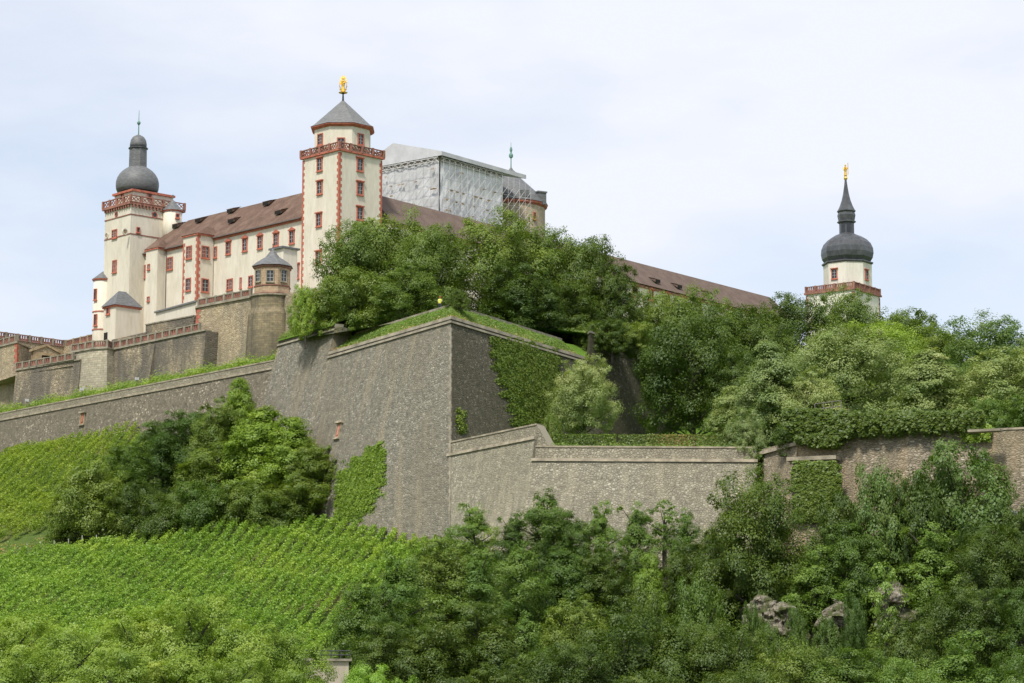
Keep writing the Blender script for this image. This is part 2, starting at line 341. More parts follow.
lower_pts = [CP(0, 552, 362), CP(-80, 560, 370), CP(200, 533, 352), CP(120, 543, 356), CP(365, 523, 341), CP(455, 541, 322), CP(100, 600, 322), CP(300, 592, 310),
             CP(0, 605, 322), CP(0, 652, 292), CP(200, 648, 286), CP(360, 640, 285), CP(-100, 655, 300), CP(0, 458, 444), CP(-80, 470, 462), CP(115, 441, 415), CP(200, 440, 398),
             CP(60, 500, 398), CP(0, 515, 392), CP(240, 452, 384), CP(262, 468, 372), CP(320, 515, 350), CP(160, 500, 374),
             (2, 306, 23), (16, 307, 23), (30, 305, 23), (36, 293, 22.5), (50, 290, 22.5), (62, 290, 22.5), (85, 290, 22.5), (-6, 300, 20.5), (10, 297, 19), (24, 296, 19), (40, 282, 17), (60, 280, 17), (85, 280, 17),
             (-8, 282, 13), (10, 283, 11), (25, 281, 11), (42, 270, 9), (60, 268, 9), (85, 268, 9), (-10, 262, 6), (10, 264, 3), (28, 261, 2.5), (45, 256, 2), (62, 255, 2), (85, 255, 2),
             (-12, 245, 1.5), (10, 240, -1), (35, 238, -1), (60, 236, -1), (90, 236, -1), (-60, 235, 3.0), (-20, 225, 0), (20, 215, -1.5), (60, 215, -1.5), (110, 215, -1.5), (-110, 230, 3),
             (-40, 160, -1.5), (40, 160, -1.5), (110, 160, -1.5), (-110, 160, -1.5), (0, 80, -2), (-60, 60, -2), (60, 60, -2), (0, 0, -1.8), (-80, 0, -2), (80, 0, -2)]
TZ = tps(lower_pts)
def tz(x, y): return float(TZ(np.array([x]), np.array([y]))[0])

# ---- the plan of the walls, from the corners one sees of them
B0 = P(451, 316, 330); ZB = B0.z
B1 = PZ(329.4, 351.8, ZB); B2 = P(324, 323, B1.y); Z2 = B2.z
B3 = PZ(272.8, 339.5, Z2)
B4 = PZ(584, 356.5, ZB)
BK = Vector((B3.x - 0.5, B3.y + 14, ZB))
L1 = P(270, 360.5, 389); ZL = L1.z; L0 = PZ(0, 413, ZL); LX = L0 + (L0 - L1) * 0.35
B5 = P(590, 331, 368); B6 = PZ(700, 365, B5.z)
_n1 = flat(B1 - B0).normalized(); _n1 = Vector((_n1.y, -_n1.x, 0)); _n1 = _n1 if _n1.y < 0 else -_n1
_d1 = flat(B0 - B1).normalized(); _d2 = flat(B4 - B0).normalized(); _n2 = Vector((_d2.y, -_d2.x, 0)); _m = (_n1 + _n2) / (_n1 + _n2).dot(_n1)
ZC = ZB
for _ in range(400):                       # the height at which the wall top meets the sharp corner
    C0 = flat(B0) + _m * (0.25 * (ZB - ZC)) + UP * ZC
    if CY - FPX * (-C0.y * sP + ZC * cP) / (C0.y * cP + ZC * sP) > 441: break
    ZC -= .05
C0 = C0 - _n1 * .05
C1 = hit(537, 428, C0, _n1); C1.z = ZC
C2 = P(545.5, 447, C1.y + 1.2); ZC2 = C2.z; C3 = PZ(756, 447, ZC2)
R0 = P(753, 478, C3.y + 3); RC = P(799, 437, 294); ZR = RC.z
R1 = PZ(1024, 427, ZR); R2 = R1 + (R1 - RC) * 0.45
front_poly = [LX, L0, L1, BK, B3, B1, B0, C1, C3, RC, R1, R2]
fx = np.array([p.x for p in front_poly]); fy = np.array([p.y for p in front_poly])
o_ = np.argsort(fx); fx, fy = fx[o_], fy[o_]
def front(x): return np.interp(x, fx, fy, left=fy[0] + 20, right=fy[-1])

def grid_sheet(name, xs, ts, yfun, zfun, mat, kind):
    xs = np.asarray(xs); ts = np.asarray(ts); X = np.repeat(xs[:, None], len(ts), 1); Y = yfun(X, ts[None, :]); Z = zfun(X, Y)
    me = bpy.data.meshes.new(name); v = np.stack([X, Y, Z], -1).reshape(-1, 3); nx, ny = len(xs), len(ts)
    f = [(i * ny + j, (i + 1) * ny + j, (i + 1) * ny + j + 1, i * ny + j + 1) for i in range(nx - 1) for j in range(ny - 1)]
    me.from_pydata(v.tolist(), [], f); me.polygons.foreach_set('use_smooth', [True] * len(f)); me.materials.append(mat)
    o = bpy.data.objects.new(name, me); COL.objects.link(o); tag(o, kind=kind); return o
def bumpy(X, Y): return 0.35 * np.sin(X * 0.31 + 1.3) * np.cos(Y * 0.27) + 0.2 * np.sin(X * 0.83 + Y * 0.6)
xs = np.concatenate([np.linspace(-800, -135, 12), np.linspace(-130, 130, 131), np.linspace(140, 800, 12)])
s_ = np.linspace(0, 1, 150)
def zl(X, Y):
    z = TZ(np.clip(X, -125, 125), Y)
    near = np.clip((Y - 180) / 60, 0, 1)
    return z + bumpy(X, Y) * near
grid_sheet('hillside', xs, s_, lambda X, t: -60 + (front(X) + 0.6 + 60) * t ** 0.8, zl, M['ground'], 'structure')
# far land to the horizon: one wide sheet lower than all the rest
mb = MB(); mb.poly([(-14000, -14000, -12), (14000, -14000, -12), (14000, 14000, -12), (-14000, 14000, -12)])
tag(mb.build('ground', M['ground']), kind='structure')
upper_pts = [(11, 345, 40), (31, 345, 40), (50, 340, 40), (0, 327, 35.0), (9, 335, 38.2), (25, 335, 38.2), (3, 316, 34.6), (20, 320, 34.6), (14, 358, 40.8), (36, 312, ZR - .8), (61, 300, ZR - .7), (85, 298, ZR - .7), (110, 298, ZR - .7), (40, 358, 41.5), (65, 350, 41.5), (95, 345, 41),
             (30, 395, 50), (60, 400, 51), (100, 400, 49), (25, 440, 64), (80, 480, 62), (73, 555, 74), (20, 480, 73), (110, 480, 58), (-30, 390, 50), (-8, 350, 48), (L0.x, L0.y + 3, ZL - .5), ((L0.x + L1.x) / 2, (L0.y + L1.y) / 2 + 3, ZL - .5), (L1.x, L1.y + 4, ZL - .5),
             (-88, 470, 61), (-50, 425, 61.5), (-60, 470, 62), (-40, 500, 70), (40, 620, 72), (-90, 600, 70), (120, 600, 60), (-110, 470, ZL + 1)]
UZ = tps(upper_pts)
def uz(x, y): return float(UZ(np.array([x]), np.array([y]))[0])
ts = np.concatenate([np.linspace(0, 60, 41), np.linspace(64, 330, 40)])
def zu(X, Y):
    z = UZ(np.clip(X, -118, 125), Y); z = np.where(X < -30, np.minimum(z, ZL - 2.5), z); return np.minimum(z, 76) + 0.3 * bumpy(X, Y)
grid_sheet('upper_slope', np.linspace(-300, 300, 301), ts, lambda X, t: front(X) + 1.6 + t, zu, M['grass'], 'structure')

# ------------------------------------------------------------------ walls
def normals(pts, side=1):
    ns = []
    for a, b in zip(pts[:-1], pts[1:]):
        d = flat(b - a).normalized(); ns.append(Vector((d.y, -d.x, 0)) * side)
    mit = []
    for i in range(len(pts)):
        if i == 0: mit.append(ns[0])
        elif i == len(pts) - 1: mit.append(ns[-1])
        else:
            m = ns[i - 1] + ns[i]; mit.append(m / max(0.25, m.dot(ns[i])))
    return ns, mit
def wall_mesh(mb, pts, zref, zt, zb, batter, thick, segs=None):
    """a battered wall along plan points (left to right as one looks at it): outer face, top and back; segs picks faces"""
    ns, mit = normals(pts); u = 0
    def o(i, z): return flat(pts[i]) + mit[i] * batter * (zref - z) + UP * z
    def q(i, z): return flat(pts[i]) - mit[i] * thick + UP * z
    n = len(pts) - 1
    for i in range(n):
        L = flat(pts[i + 1] - pts[i]).length
        if segs is None or i in segs:
            a, b, c, d = o(i, zb), o(i + 1, zb), o(i + 1, zt), o(i, zt)
            mb.poly([a, b, c, d], [(u, zb), (u + L, zb), (u + L, zt), (u, zt)])
            e, f, g, h = q(i, zb), q(i + 1, zb), q(i + 1, zt), q(i, zt)
            mb.poly([d, c, g, h], [(u, 0), (u + L, 0), (u + L, thick), (u, thick)])
            mb.poly([f, e, h, g], [(u, zb), (u + L, zb), (u + L, zt), (u, zt)])
            if i == 0 or (segs is not None and i - 1 not in segs): mb.poly([e, a, d, h], [(u - thick, zb), (u, zb), (u, zt), (u - thick, zt)])
            if i == n - 1 or (segs is not None and i + 1 not in segs): mb.poly([b, f, g, c], [(u + L, zb), (u + L + thick, zb), (u + L + thick, zt), (u + L, zt)])
        u += L
    return mb
def band(mb, pts, zref, batter, z0, z1, proud, deep, segs=None):
    ns, mit = normals(pts)
    for i in range(len(pts) - 1):
        if segs is not None and i not in segs: continue
        def c(k, z, off): return flat(pts[k]) + mit[k] * (batter * (zref - z) + off) + UP * z
        # butt the pieces at the corners
        ring = lambda z: [c(i, z, proud), c(i + 1, z, proud), c(i + 1, z, -deep), c(i, z, -deep)]
        mb.hexa(ring(z0), ring(z1))
    return mb
def face_plane(pts, i, zref, batter):
    ns, mit = normals(pts); n = (ns[i] + UP * batter).normalized(); return Vector((pts[i].x, pts[i].y, zref)), n

# bastion ---------------------------------------------------------------
BT = 0.25
bpts = [BK, B3, B1, B0, B4, B4 + Vector((1.2, 6, 0))]
bast = thing('bastion_wall', (B0.x, B0.y, 26), 'huge grey rubble bastion with sharp corner and a stepped notch in its parapet', 'wall')
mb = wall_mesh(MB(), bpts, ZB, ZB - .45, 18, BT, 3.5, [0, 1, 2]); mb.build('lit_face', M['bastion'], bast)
mb = wall_mesh(MB(), bpts, ZB, ZB - .45, 18, BT, 3.5, [3, 4]); mb.build('shaded_face', M['bastion_shaded'], bast)  # darker stone here deepens the shade of the right face by colour
mb = wall_mesh(MB(), bpts, ZB, Z2 - .45, ZB - .45, BT, 3.5, [0, 1]); mb.build('raised_parapet', M['bastion'], bast)
mb = band(MB(), bpts, ZB, BT, ZB - .446, ZB, 0.12, 1.3, [2, 3]); mb.build('coping', M['band_grey'], bast)
mb = band(MB(), bpts, ZB, BT, Z2 - .446, Z2, 0.12, 1.3, [0, 1])
mb.build('coping', M['band_grey'], bast)
mb = band(MB(), bpts, ZB, BT, ZB - 1.0, ZB - .72, 0.22, 0.4, [2, 3]); band(mb, bpts, ZB, BT, Z2 - 1.0, Z2 - .72, 0.22, 0.4, [0, 1]); mb.build('cordon', M['band_grey'], bast)
# corner stones on the sharp corner
mb = MB(); ns_, mit_ = normals(bpts)
z = 27.0; k = 0
while z < ZB - 1.8:
    c = flat(B0) + mit_[3] * (BT * (ZB - z) + 0.03); c2 = flat(B0) + mit_[3] * (BT * (ZB - z - .6) + 0.03)
    dl = flat(B1 - B0).normalized() * (.5 if k % 2 else .3); dr = flat(B4 - B0).normalized() * (.2 if k % 2 else .35)
    bI = -mit_[3].normalized() * 1.0
    mb.hexa([c + UP * z, c + dr + UP * z, c + bI + UP * z, c + dl + UP * z], [c2 + UP * (z + .58), c2 + dr + UP * (z + .58), c2 + bI + UP * (z + .58), c2 + dl + UP * (z + .58)])
    z += .6; k += 1
mb.build('corner_quoin_edging', M['band_grey'], bast)
# wall niche with a red relief
def niche(root, px, py, A, n, wd, ht, cap_m, in_m, name='relief_plaque'):
    c = hit(px, py, A, n); t = UP.cross(n).normalized(); b = n.cross(t).normalized()
    def slab(mb, x0, x1, y0, y1, o0, o1):
        r = lambda o: [c + t * x0 + b * y0 + n * o, c + t * x1 + b * y0 + n * o, c + t * x1 + b * y1 + n * o, c + t * x0 + b * y1 + n * o]
        return mb.hexa(r(o0), r(o1))
    f = MB(); slab(f, -wd / 2 - .2, -wd / 2, -ht / 2, ht / 2, -.1, .22); slab(f, wd / 2, wd / 2 + .2, -ht / 2, ht / 2, -.1, .22); slab(f, -wd / 2 - .4, wd / 2 + .4, ht / 2, ht / 2 + .3, -.1, .5); slab(f, -wd / 2 - .3, wd / 2 + .3, -ht / 2 - .22, -ht / 2, -.1, .35)
    fo = f.build('plaque_frame', cap_m, root)
    p = MB(); slab(p, -wd / 2, wd / 2, -ht / 2, ht / 2, -.1, .08); slab(p, -wd * .25, wd * .25, -ht * .3, ht * .3, .08, .2); slab(p, -wd * .4, wd * .4, ht * .34, ht * .42, .08, .16)
    po = p.build(name, in_m, fo)
A_, n_ = face_plane(bpts, 2, ZB, BT); niche(bast, 339, 431, A_, n_, 1.05, 2.1, M['band'], plain('pink relief', (0.52, 0.25, 0.18), .9, .3, 2))
BL = (A_, n_); BRp = face_plane(bpts, 3, ZB, BT)
# rust coloured damp patch under the plaque
# bastion ground: grass banks behind the parapet, then the level the trees stand on
def ribbon(name, pts, steps, mat, back=None):
    """strips of ground behind a wall line; steps = (distance behind, height over the line's own height)"""
    ns, mit = normals(pts); mb = MB()
    lines = [[flat(p) - m * d + UP * (p.z + dz) for p, m in zip(pts, mit)] for d, dz in steps]
    for a, b in zip(lines[:-1], lines[1:]):
        for i in range(len(pts) - 1): mb.poly([a[i], a[i + 1], b[i + 1], b[i]])
    if back:
        last = lines[-1]
        for i in range(len(pts) - 1): mb.poly([last[i], last[i + 1], back[i + 1], back[i]])
    o = mb.build(name, mat); tag(o, kind='structure'); return o
bl = [Vector((B3.x, B3.y, Z2)), Vector((B1.x - .05, B1.y + .05, Z2)), Vector((B1.x, B1.y, ZB)), Vector((B0.x, B0.y, ZB)), Vector((B4.x, B4.y, ZB))]
bl = [B3, Vector((B1.x, B1.y, ZB)), B0, B4]
bl[0] = Vector((B3.x, B3.y, Z2))
TOPZ = ZB + 2.6
ribbon('bastion_grass_bank', [Vector((B1.x, B1.y, ZB)), B0, B4], [(0.5, -.3), (1, 0.1), (3.4, 2.5), (3.9, 2.6), (9, 2.7)], M['grass'])
ribbon('bastion_grass_bank', [Vector((B3.x, B3.y, Z2)), Vector((B1.x, B1.y, Z2))], [(0.5, -.3), (1, 0.1), (4.5, 1.4), (10, 1.8)], M['grass'])
mb = MB(); mb.poly([(B1.x - 4, B1.y + 4, TOPZ), (B0.x - .5, B0.y + 14, TOPZ + .05), (B4.x - 6, B4.y + 1, TOPZ + .05), (B4.x + 1, B4.y + 8, TOPZ), (34, 390, TOPZ), (34, 440, TOPZ + 4), (-36, 440, TOPZ + 6), (B3.x, B3.y + 12, Z2 + 1)])
tag(mb.build('bastion_top', M['grass']), kind='structure')
# thin kerb walls along the top of the grass banks
T_ = [Vector((B4.x - 6, B4.y + 1, TOPZ + .05)), Vector((B4.x + 1, B4.y + 8, TOPZ)), Vector((34, 390, TOPZ))]; D_ = [up_(B4, ZB - .2), Vector((B5.x + .5, B5.y + 1.5, ZB - .3)), up_(B6, B5.z - .2) + Vector((0, 3, 0))]
mb = MB(); mb.poly([D_[0], D_[1], T_[1], T_[0]]); mb.poly([D_[1], D_[2], T_[2], T_[1]]); tag(mb.build('bastion_end_ground', M['grass']), kind='structure')
kb = thing('path_kerb', (B0.x, B0.y + 12, TOPZ), 'low stone kerb along the top of the grass bank on the bastion', 'kerb')
ns_, mit_ = normals([B1, B0, B4]); kp = [flat(p) - m * 3.7 for p, m in zip([B1, B0, B4], mit_)]
mb = MB(); mb.bar(kp[0].lerp(kp[1], .05), kp[1].lerp(kp[0], .015), .35, TOPZ - .3, TOPZ + .28); mb.bar(kp[1].lerp(kp[2], .015), kp[2], .35, TOPZ - .3, TOPZ + .3); mb.build('kerb_stone', M['stone'], kb)
# inner wall behind the pale linden
inn = thing('inner_wall', (B5.x, B5.y, 38), 'dark inner wall closing the ditch beside the pale round tree', 'wall')
ipts = [B5 + Vector((-.8, 7, 0)), B5, B6]
wall_mesh(MB(), ipts, B5.z, B5.z - .3, 34, .1, 3).build('masonry', M['bastion_shaded'], inn)
band(MB(), ipts, B5.z, .1, B5.z - .296, B5.z, .15, 1.0).build('coping', M['band_grey'], inn)
ribbon('north_terrace_ground', [B5, B6], [(0.9, -.2), (3, 0.2), (8, 1.0), (30, 3)], M['grass'])

# lower front wall -------------------------------------------------------
fr = thing('front_wall', (C2.x, C2.y, 26), 'pale low front wall with one step back and a cordon under its parapet', 'wall')
dirC = flat(C0 - C1).normalized(); C00 = C0 + dirC * 1.0
fpts = [C0, C1, C3]
FB = .25
wall_mesh(MB(), fpts, ZC, ZC - 1.95, 8, FB, 3, [0]).build('masonry', M['front'], fr)
wall_mesh(MB(), fpts, ZC, ZC2 - 1.95, 8, FB, 3, [1]).build('masonry', M['front'], fr)
wall_mesh(MB(), fpts, ZC, ZC - .2, ZC - 1.6, .10, 2.0, [0]).build('parapet', M['parapet'], fr)
wall_mesh(MB(), fpts, ZC, ZC2 - .2, ZC2 - 1.6, .10, 2.0, [1]).build('parapet', M['parapet'], fr)
for k, zz0 in ((0, ZC), (1, ZC2)):
    band(MB(), fpts, ZC, .10, zz0 - .198, zz0, .1, 1.2, [k]).build('coping', M['band'], fr)
    band(MB(), fpts, ZC, FB, zz0 - 1.95, zz0 - 1.6, .20, 1.5, [k]).build('cordon', M['band'], fr)
# the sloping end of the higher parapet
_ns, _mit = normals(fpts); c1 = flat(C1) + _mit[1] * .05; dd = flat(C3 - C1).normalized()
a0, a1, b0, b1 = up_(c1, ZC - .1), up_(c1 + dd * 1.5, ZC2 - .1), up_(c1, ZC2 - 1.7), up_(c1 + dd * 1.5, ZC2 - 1.7); bk = -_mit[1] * 1.6
MB().hexa([b0, b1, b1 + bk, b0 + bk], [a0, a1, a1 + bk, a0 + bk]).build('parapet_ramp', M['parapet'], fr)
# right wall ---------------------------------------------------------------
rw = thing('garden_wall', (RC.x, RC.y, 27), 'rough tan courses of stone wall with buttressed corner under the ivy', 'wall')
rpts = [R0, RC, R1, R2]
wall_mesh(MB(), rpts, ZR, ZR - .25, 10, .09, 2.5, [1, 2]).build('masonry', M['rightwall'], rw)
wall_mesh(MB(), rpts, ZR, ZR - .25, 10, .22, 2.5, [0]).build('corner_face', M['rightwall'], rw)
band(MB(), rpts, ZR, .09, ZR - .246, ZR - .02, .12, 1.0, [1, 2]).build('coping', M['band'], rw)
band(MB(), rpts, ZR, .22, ZR - 1.0, ZR - .6, .35, .6, [0]).build('cordon', M['band'], rw)
dR = flat(R1 - RC).normalized(); nR = Vector((dR.y, -dR.x, 0))
mb = MB(); a = flat(RC) - dR * .6 + nR * 1.0; b = a + dR * 5.2
mb.bar(a, b, 2.2, 20, ZR - 3.0); mb.build('buttress', M['rightwall'], rw)
mb = MB(); mb.bar(a - dR * .3, b + dR * .3, 2.8, ZR - 2.996, ZR - 2.55); mb.build('buttress_cap', M['band'], rw)
mb = MB(); c = P(985, 431, R1.y - 1.2); mb.bar(c - dR * 1.8, c + dR * 1.8, 1.6, c.z - .12, c.z + .14); mb.build('slab', M['band_grey'], rw)
# left wall -----------------------------------------------------------------
lw = thing('rampart_wall', (L0.x, L0.y, 45), 'long dark weathered rampart with a tan coping, running away above the upper vineyard', 'wall')
lpts = [LX, L0, L1, L1 + flat(L1 - L0).normalized() * 3]
wall_mesh(MB(), lpts, ZL, ZL - 1.5, 30, .12, 3).build('masonry', M['leftwall'], lw)
wall_mesh(MB(), lpts, ZL, ZL - .2, ZL - 1.2, .02, 2).build('parapet', M['parapet'], lw)
band(MB(), lpts, ZL, .02, ZL - .198, ZL, .08, 1.2).build('coping', M['band'], lw)
band(MB(), lpts, ZL, .06, ZL - 1.5, ZL - 1.2, .28, 1.2).build('cordon', M['band'], lw)
A_, n_ = face_plane(lpts, 1, ZL, .12); niche(lw, 83, 419, A_, n_, 1.0, 1.9, M['band'], plain('orange brick infill', (0.42, 0.17, 0.09), .95, .35, 2), 'brick_infill')
ribbon('rampart_grass_bank', lpts[:3], [(1.2, -.3), (2.5, .25), (9, 1.1), (20, 2.6)], M['grass'])

# terrace walls below the castle --------------------------------------------
K1 = P(197, 308, 425); ZK = K1.z
K2 = PZ(252, 297.5, ZK); KP = P(272.5, 293, 413.5)
K3 = PZ(300, 296, ZK - .4)
kw = thing('retaining_wall', (K1.x, K1.y, 60), 'tan coursed retaining wall with red corner stones under the castle', 'wall')
kpts = [K1 + Vector((-1.5, 16, 0)), K1, K2, K3 + flat(K2 - K1).normalized() * 14]
wall_mesh(MB(), kpts, ZK, ZK - .05, 54, .05, 2.5).build('masonry', M['tanwall'], kw)
band(MB(), kpts, ZK, .05, ZK - .046, ZK + .28, .3, 1.4, [0, 1]).build('coping', M['band_grey'], kw)
ns_, mit_ = normals(kpts); mb = MB(); z = ZK - 6.2; k = 0
while z < ZK - .4:
    c = flat(K1) + mit_[1] * (.05 * (ZK - z) + .04); dl = -flat(K1 - kpts[0]).normalized() * (1.1 if k % 2 else .6); dr = flat(K2 - K1).normalized() * (.6 if k % 2 else 1.1); bI = -mit_[1].normalized() * .8
    r = lambda z: [c + UP * z, c + dr + UP * z, c + bI + UP * z, c + dl + UP * z]
    mb.hexa(r(z), r(z + .5)); z += .54; k += 1
mb.build('quoin_edging', M['red'], kw)
# buttresses on the wall foot
mb = MB(); dk = flat(K2 - K1).normalized(); nk = Vector((dk.y, -dk.x, 0))
for s0 in (.5,):
    a = flat(K1) + dk * s0
    mb.hexa([a + nk * 2.6 + UP * 56, a + dk * 2.2 + nk * 2.6 + UP * 56, a + dk * 2.2 - nk + UP * 56, a - nk + UP * 56], [a + nk * .5 + UP * (ZK - 6.5), a + dk * 2.2 + nk * .5 + UP * (ZK - 6.5), a + dk * 2.2 - nk + UP * (ZK - 6.5), a - nk + UP * (ZK - 6.5)])
mb.build('buttress', M['tanwall'], kw)

T0 = P(195.5, 333, 421); ZT = T0.z
T1 = PZ(114, 350, ZT); T2 = P(107, 349.5, T1.y - 1.6); T2.z = ZT; T3 = PZ(93, 349.5, ZT); T4 = PZ(72, 353, ZT)
tw = thing('terrace_wall', (T2.x, T2.y, 60), 'streaked grey terrace wall with a bulging pale corner below the cream tower', 'wall')
T5 = PZ(16, 371, ZT - 1.6); T4b = P(72, 361.5, T4.y + .8)
tpts = [T4 + Vector((-1, 9, 0)), T4, T3, T2, T1, T0 + flat(T0 - T1).normalized() * 3]
wall_mesh(MB(), tpts, ZT, ZT, 55, .08, 2.5, [1, 2, 3]).build('corner_masonry', M['palecorner'], tw)
wall_mesh(MB(), tpts, ZT, ZT - .02, 55, .08, 2.5, [4]).build('masonry', M['terracewall'], tw)
band(MB(), tpts, ZT, .08, ZT + .002, ZT + .25, .25, 1.2, [1, 2, 3, 4]).build('coping', M['band_grey'], tw)
mb = MB(); d_ = flat(T0 - T1).normalized(); n2_ = Vector((d_.y, -d_.x, 0))
for px_, hh in ((152, 5.2),):
    a = flat(hit(px_, 350, Vector((T1.x, T1.y, 0)), n2_))
    mb.hexa([a + n2_ * 2.0 + UP * 57, a + d_ * 1.2 + n2_ * 2.0 + UP * 57, a + d_ * 1.2 - n2_ + UP * 57, a - n2_ + UP * 57], [a + n2_ * .3 + UP * (ZT - .6), a + d_ * 1.2 + n2_ * .3 + UP * (ZT - .6), a + d_ * 1.2 - n2_ + UP * (ZT - .6), a - n2_ + UP * (ZT - .6)])
mb.build('buttress', M['terracewall'], tw)
ZT2 = T5.z; sp = [T5, PZ(73, 361, ZT2)]
sw = thing('sunken_terrace_wall', (T5.x, T5.y, 60), 'lower stretch of streaked grey wall between the pale corner and the edge block', 'wall')
spts = [T5 + Vector((-2, 3, 0)), T5, sp[1] + Vector((1.5, -1, 0))]
wall_mesh(MB(), spts, ZT2, ZT2 - .02, 55, .08, 2.5, [1]).build('masonry', M['terracewall'], sw)
band(MB(), spts, ZT2, .08, ZT2 + .002, ZT2 + .22, .22, 1.2, [1]).build('coping', M['band_grey'], sw)
# block at the edge of the view
E1 = P(17, 343, 462); ZE = E1.z; E0 = PZ(-40, 357, ZE)
ew = thing('edge_terrace_wall', (E1.x, E1.y, 60), 'tan terrace wall with red corner stones at the edge of the view', 'wall')
epts = [E0, E1, E1 + Vector((2.0, 14, 0))]
wall_mesh(MB(), epts, ZE, ZE - .02, 55, .06, 3).build('masonry', M['tanwall'], ew)
band(MB(), epts, ZE, .06, ZE - .016, ZE + .22, .25, 1.2).build('coping', M['band_grey'], ew)
mb = MB(); ns_, mit_ = normals(epts); z = ZE - 5.4; k = 0
while z < ZE - .3:
    c = flat(E1) + mit_[1] * (.06 * (ZE - z) + .04); dl = flat(E0 - E1).normalized() * (1.1 if k % 2 else .6); dr = flat(epts[2] - E1).normalized() * (.6 if k % 2 else 1.1); bI = -mit_[1].normalized() * .8
    r = lambda z: [c + UP * z, c + dr + UP * z, c + bI + UP * z, c + dl + UP * z]
    mb.hexa(r(z), r(z + .5)); z += .54; k += 1
mb.build('quoin_edging', M['red'], ew)
# rear terrace wall
Q0 = P(-30, 334.5, 474); ZQ = Q0.z; Q1 = PZ(64, 347, ZQ); Q2 = PZ(103, 338.5, ZQ)
qw = thing('rear_terrace_wall', (Q1.x, Q1.y, 68), 'rear tan garden wall meeting in an inner corner behind the sunken terrace', 'wall')
qpts = [Q0, Q1, Q2]
wall_mesh(MB(), qpts, ZQ, ZQ, 60, .03, 1.5).build('masonry', M['tanwall'], qw)
# ground of the terraces
mb = MB(); mb.poly([flat(T5) + UP * (ZT2 - .8), flat(sp[1]) + UP * (ZT2 - .8), flat(T4) + Vector((0, 3, ZT2 - .8)), flat(Q1) + UP * (ZT2 - .8), flat(Q0) + UP * (ZT2 - .8)]); tag(mb.build('sunken_terrace', M['gravel']), kind='structure')
mb = MB(); mb.poly([flat(T4) + UP * (ZT - .3), flat(T3) + UP * (ZT - .3), flat(T2) + UP * (ZT - .3), flat(T1) + UP * (ZT - .3), flat(T0) + UP * (ZT - .3), Vector((-20, 440, ZT - .3)), Vector((-20, 480, ZT - .3)), flat(Q2) + UP * (ZT - .3), flat(Q1) + UP * (ZT - .3)])
tag(mb.build('terrace', M['gravel']), kind='structure')
mb = MB(); mb.poly([flat(K1) + UP * (ZK - .2), flat(K2) + UP * (ZK - .2), flat(K3) + UP * (ZK - .2), Vector((-14, 418, ZK - .2)), Vector((60, 500, ZK - .2)), Vector((40, 560, ZK - .2)), Vector((-70, 500, ZK - .2)), Vector((-52, 455, ZK - .2))])
tag(mb.build('castle_yard', M['gravel']), kind='structure')

# ------------------------------------------------------------------ balustrades
def balustrade(root, pts, h, mr, mp, mpost, step=2.4, style='x', name='balustrade', posts=True):
    """openwork parapet along pts (points on its foot): rails mesh 'name' with children post, panel"""
    mb = MB()
    for a, b in zip(pts[:-1], pts[1:]):
        mb.bar(a, b, .28, (a.z, b.z), (a.z + .15, b.z + .15)); mb.bar(a, b, .34, (a.z + h - .16, b.z + h - .16), (a.z + h, b.z + h))
    ro = mb.build(name, mr, root)
    for si, (a, b) in enumerate(zip(pts[:-1], pts[1:])):
        L = flat(b - a).length; n = max(1, round(L / step)); d = (b - a) / n; u = flat(b - a).normalized()
        for k in range(n + 1 if si == len(pts) - 2 else n):
            c = a + d * k
            if posts: MB().box((c.x, c.y), .2, .2, c.z - .02, c.z + h + .08, math.atan2(u.y, u.x)).build('post', mpost, ro)
        for k in range(n):
            p0 = a + d * k + u * .26; p1 = a + d * (k + 1) - u * .26; pm = MB(); LL = flat(p1 - p0).length; sl = (p1.z - p0.z)
            if style == 'x':
                m = max(1, round(LL / (h - .4) / .9)); 
                for j in range(m):
                    q0 = p0.lerp(p1, j / m); q1 = p0.lerp(p1, (j + 1) / m); qm = (q0 + q1) / 2
                    z0, z1 = .2, h - .22; zc = (z0 + z1) / 2
                    pm.bar(q0, q1, .14, (q0.z + z0, q1.z + z1 - .13), (q0.z + z0 + .13, q1.z + z1))
                    pm.bar(q0, q1, .11, (q0.z + z1 - .13, q1.z + z0), (q0.z + z1, q1.z + z0 + .13))
                    pm.box((qm.x, qm.y), .15, .1, qm.z + zc - .15, qm.z + zc + .15, math.atan2(u.y, u.x))
            else:
                m = max(2, round(LL / .5))
                for j in range(m):
                    q = p0.lerp(p1, (j + .5) / m); pm.box((q.x, q.y), .13, .09, q.z + .2, q.z + h - .22, math.atan2(u.y, u.x))
                pm.bar(p0, p1, .07, (p0.z + .2, p1.z + .2), (p0.z + h * .42, p1.z + h * .42))
            pm.build('panel', mp, ro)
    return ro
def up(v, z): return Vector((v.x, v.y, z))
def bal_thing(name, pts, label, h=1.25, step=2.3, style='b', mats=('band_grey', 'redgrey', 'stone')):
    c = pts[len(pts) // 2]; t = thing(name, (c.x, c.y, c.z), label, 'balustrade')
    balustrade(t, pts, h, M[mats[0]], M[mats[1]], M[mats[2]], step, style, 'rail'); return t
bal_thing('balustrade', [up(T1, ZT + .25), up(T0 + flat(T0 - T1).normalized() * 1.2, ZT + .25)], 'red and grey stone balustrade along the terrace wall under the cream wing', 1.25, 2.2)
bal_thing('balustrade', [up(T4, ZT + .25), up(T3, ZT + .25), up(T2, ZT + .25), up(T1, ZT + .25) - flat(T0 - T1).normalized() * .8], 'short stone balustrade round the bulging pale corner', 1.25, 2.0)
bal_thing('balustrade', [up(T5, ZT2 + .22), up(sp[1], ZT2 + .22)], 'red and grey balustrade on the lowest sunken terrace wall', 1.25, 2.2)
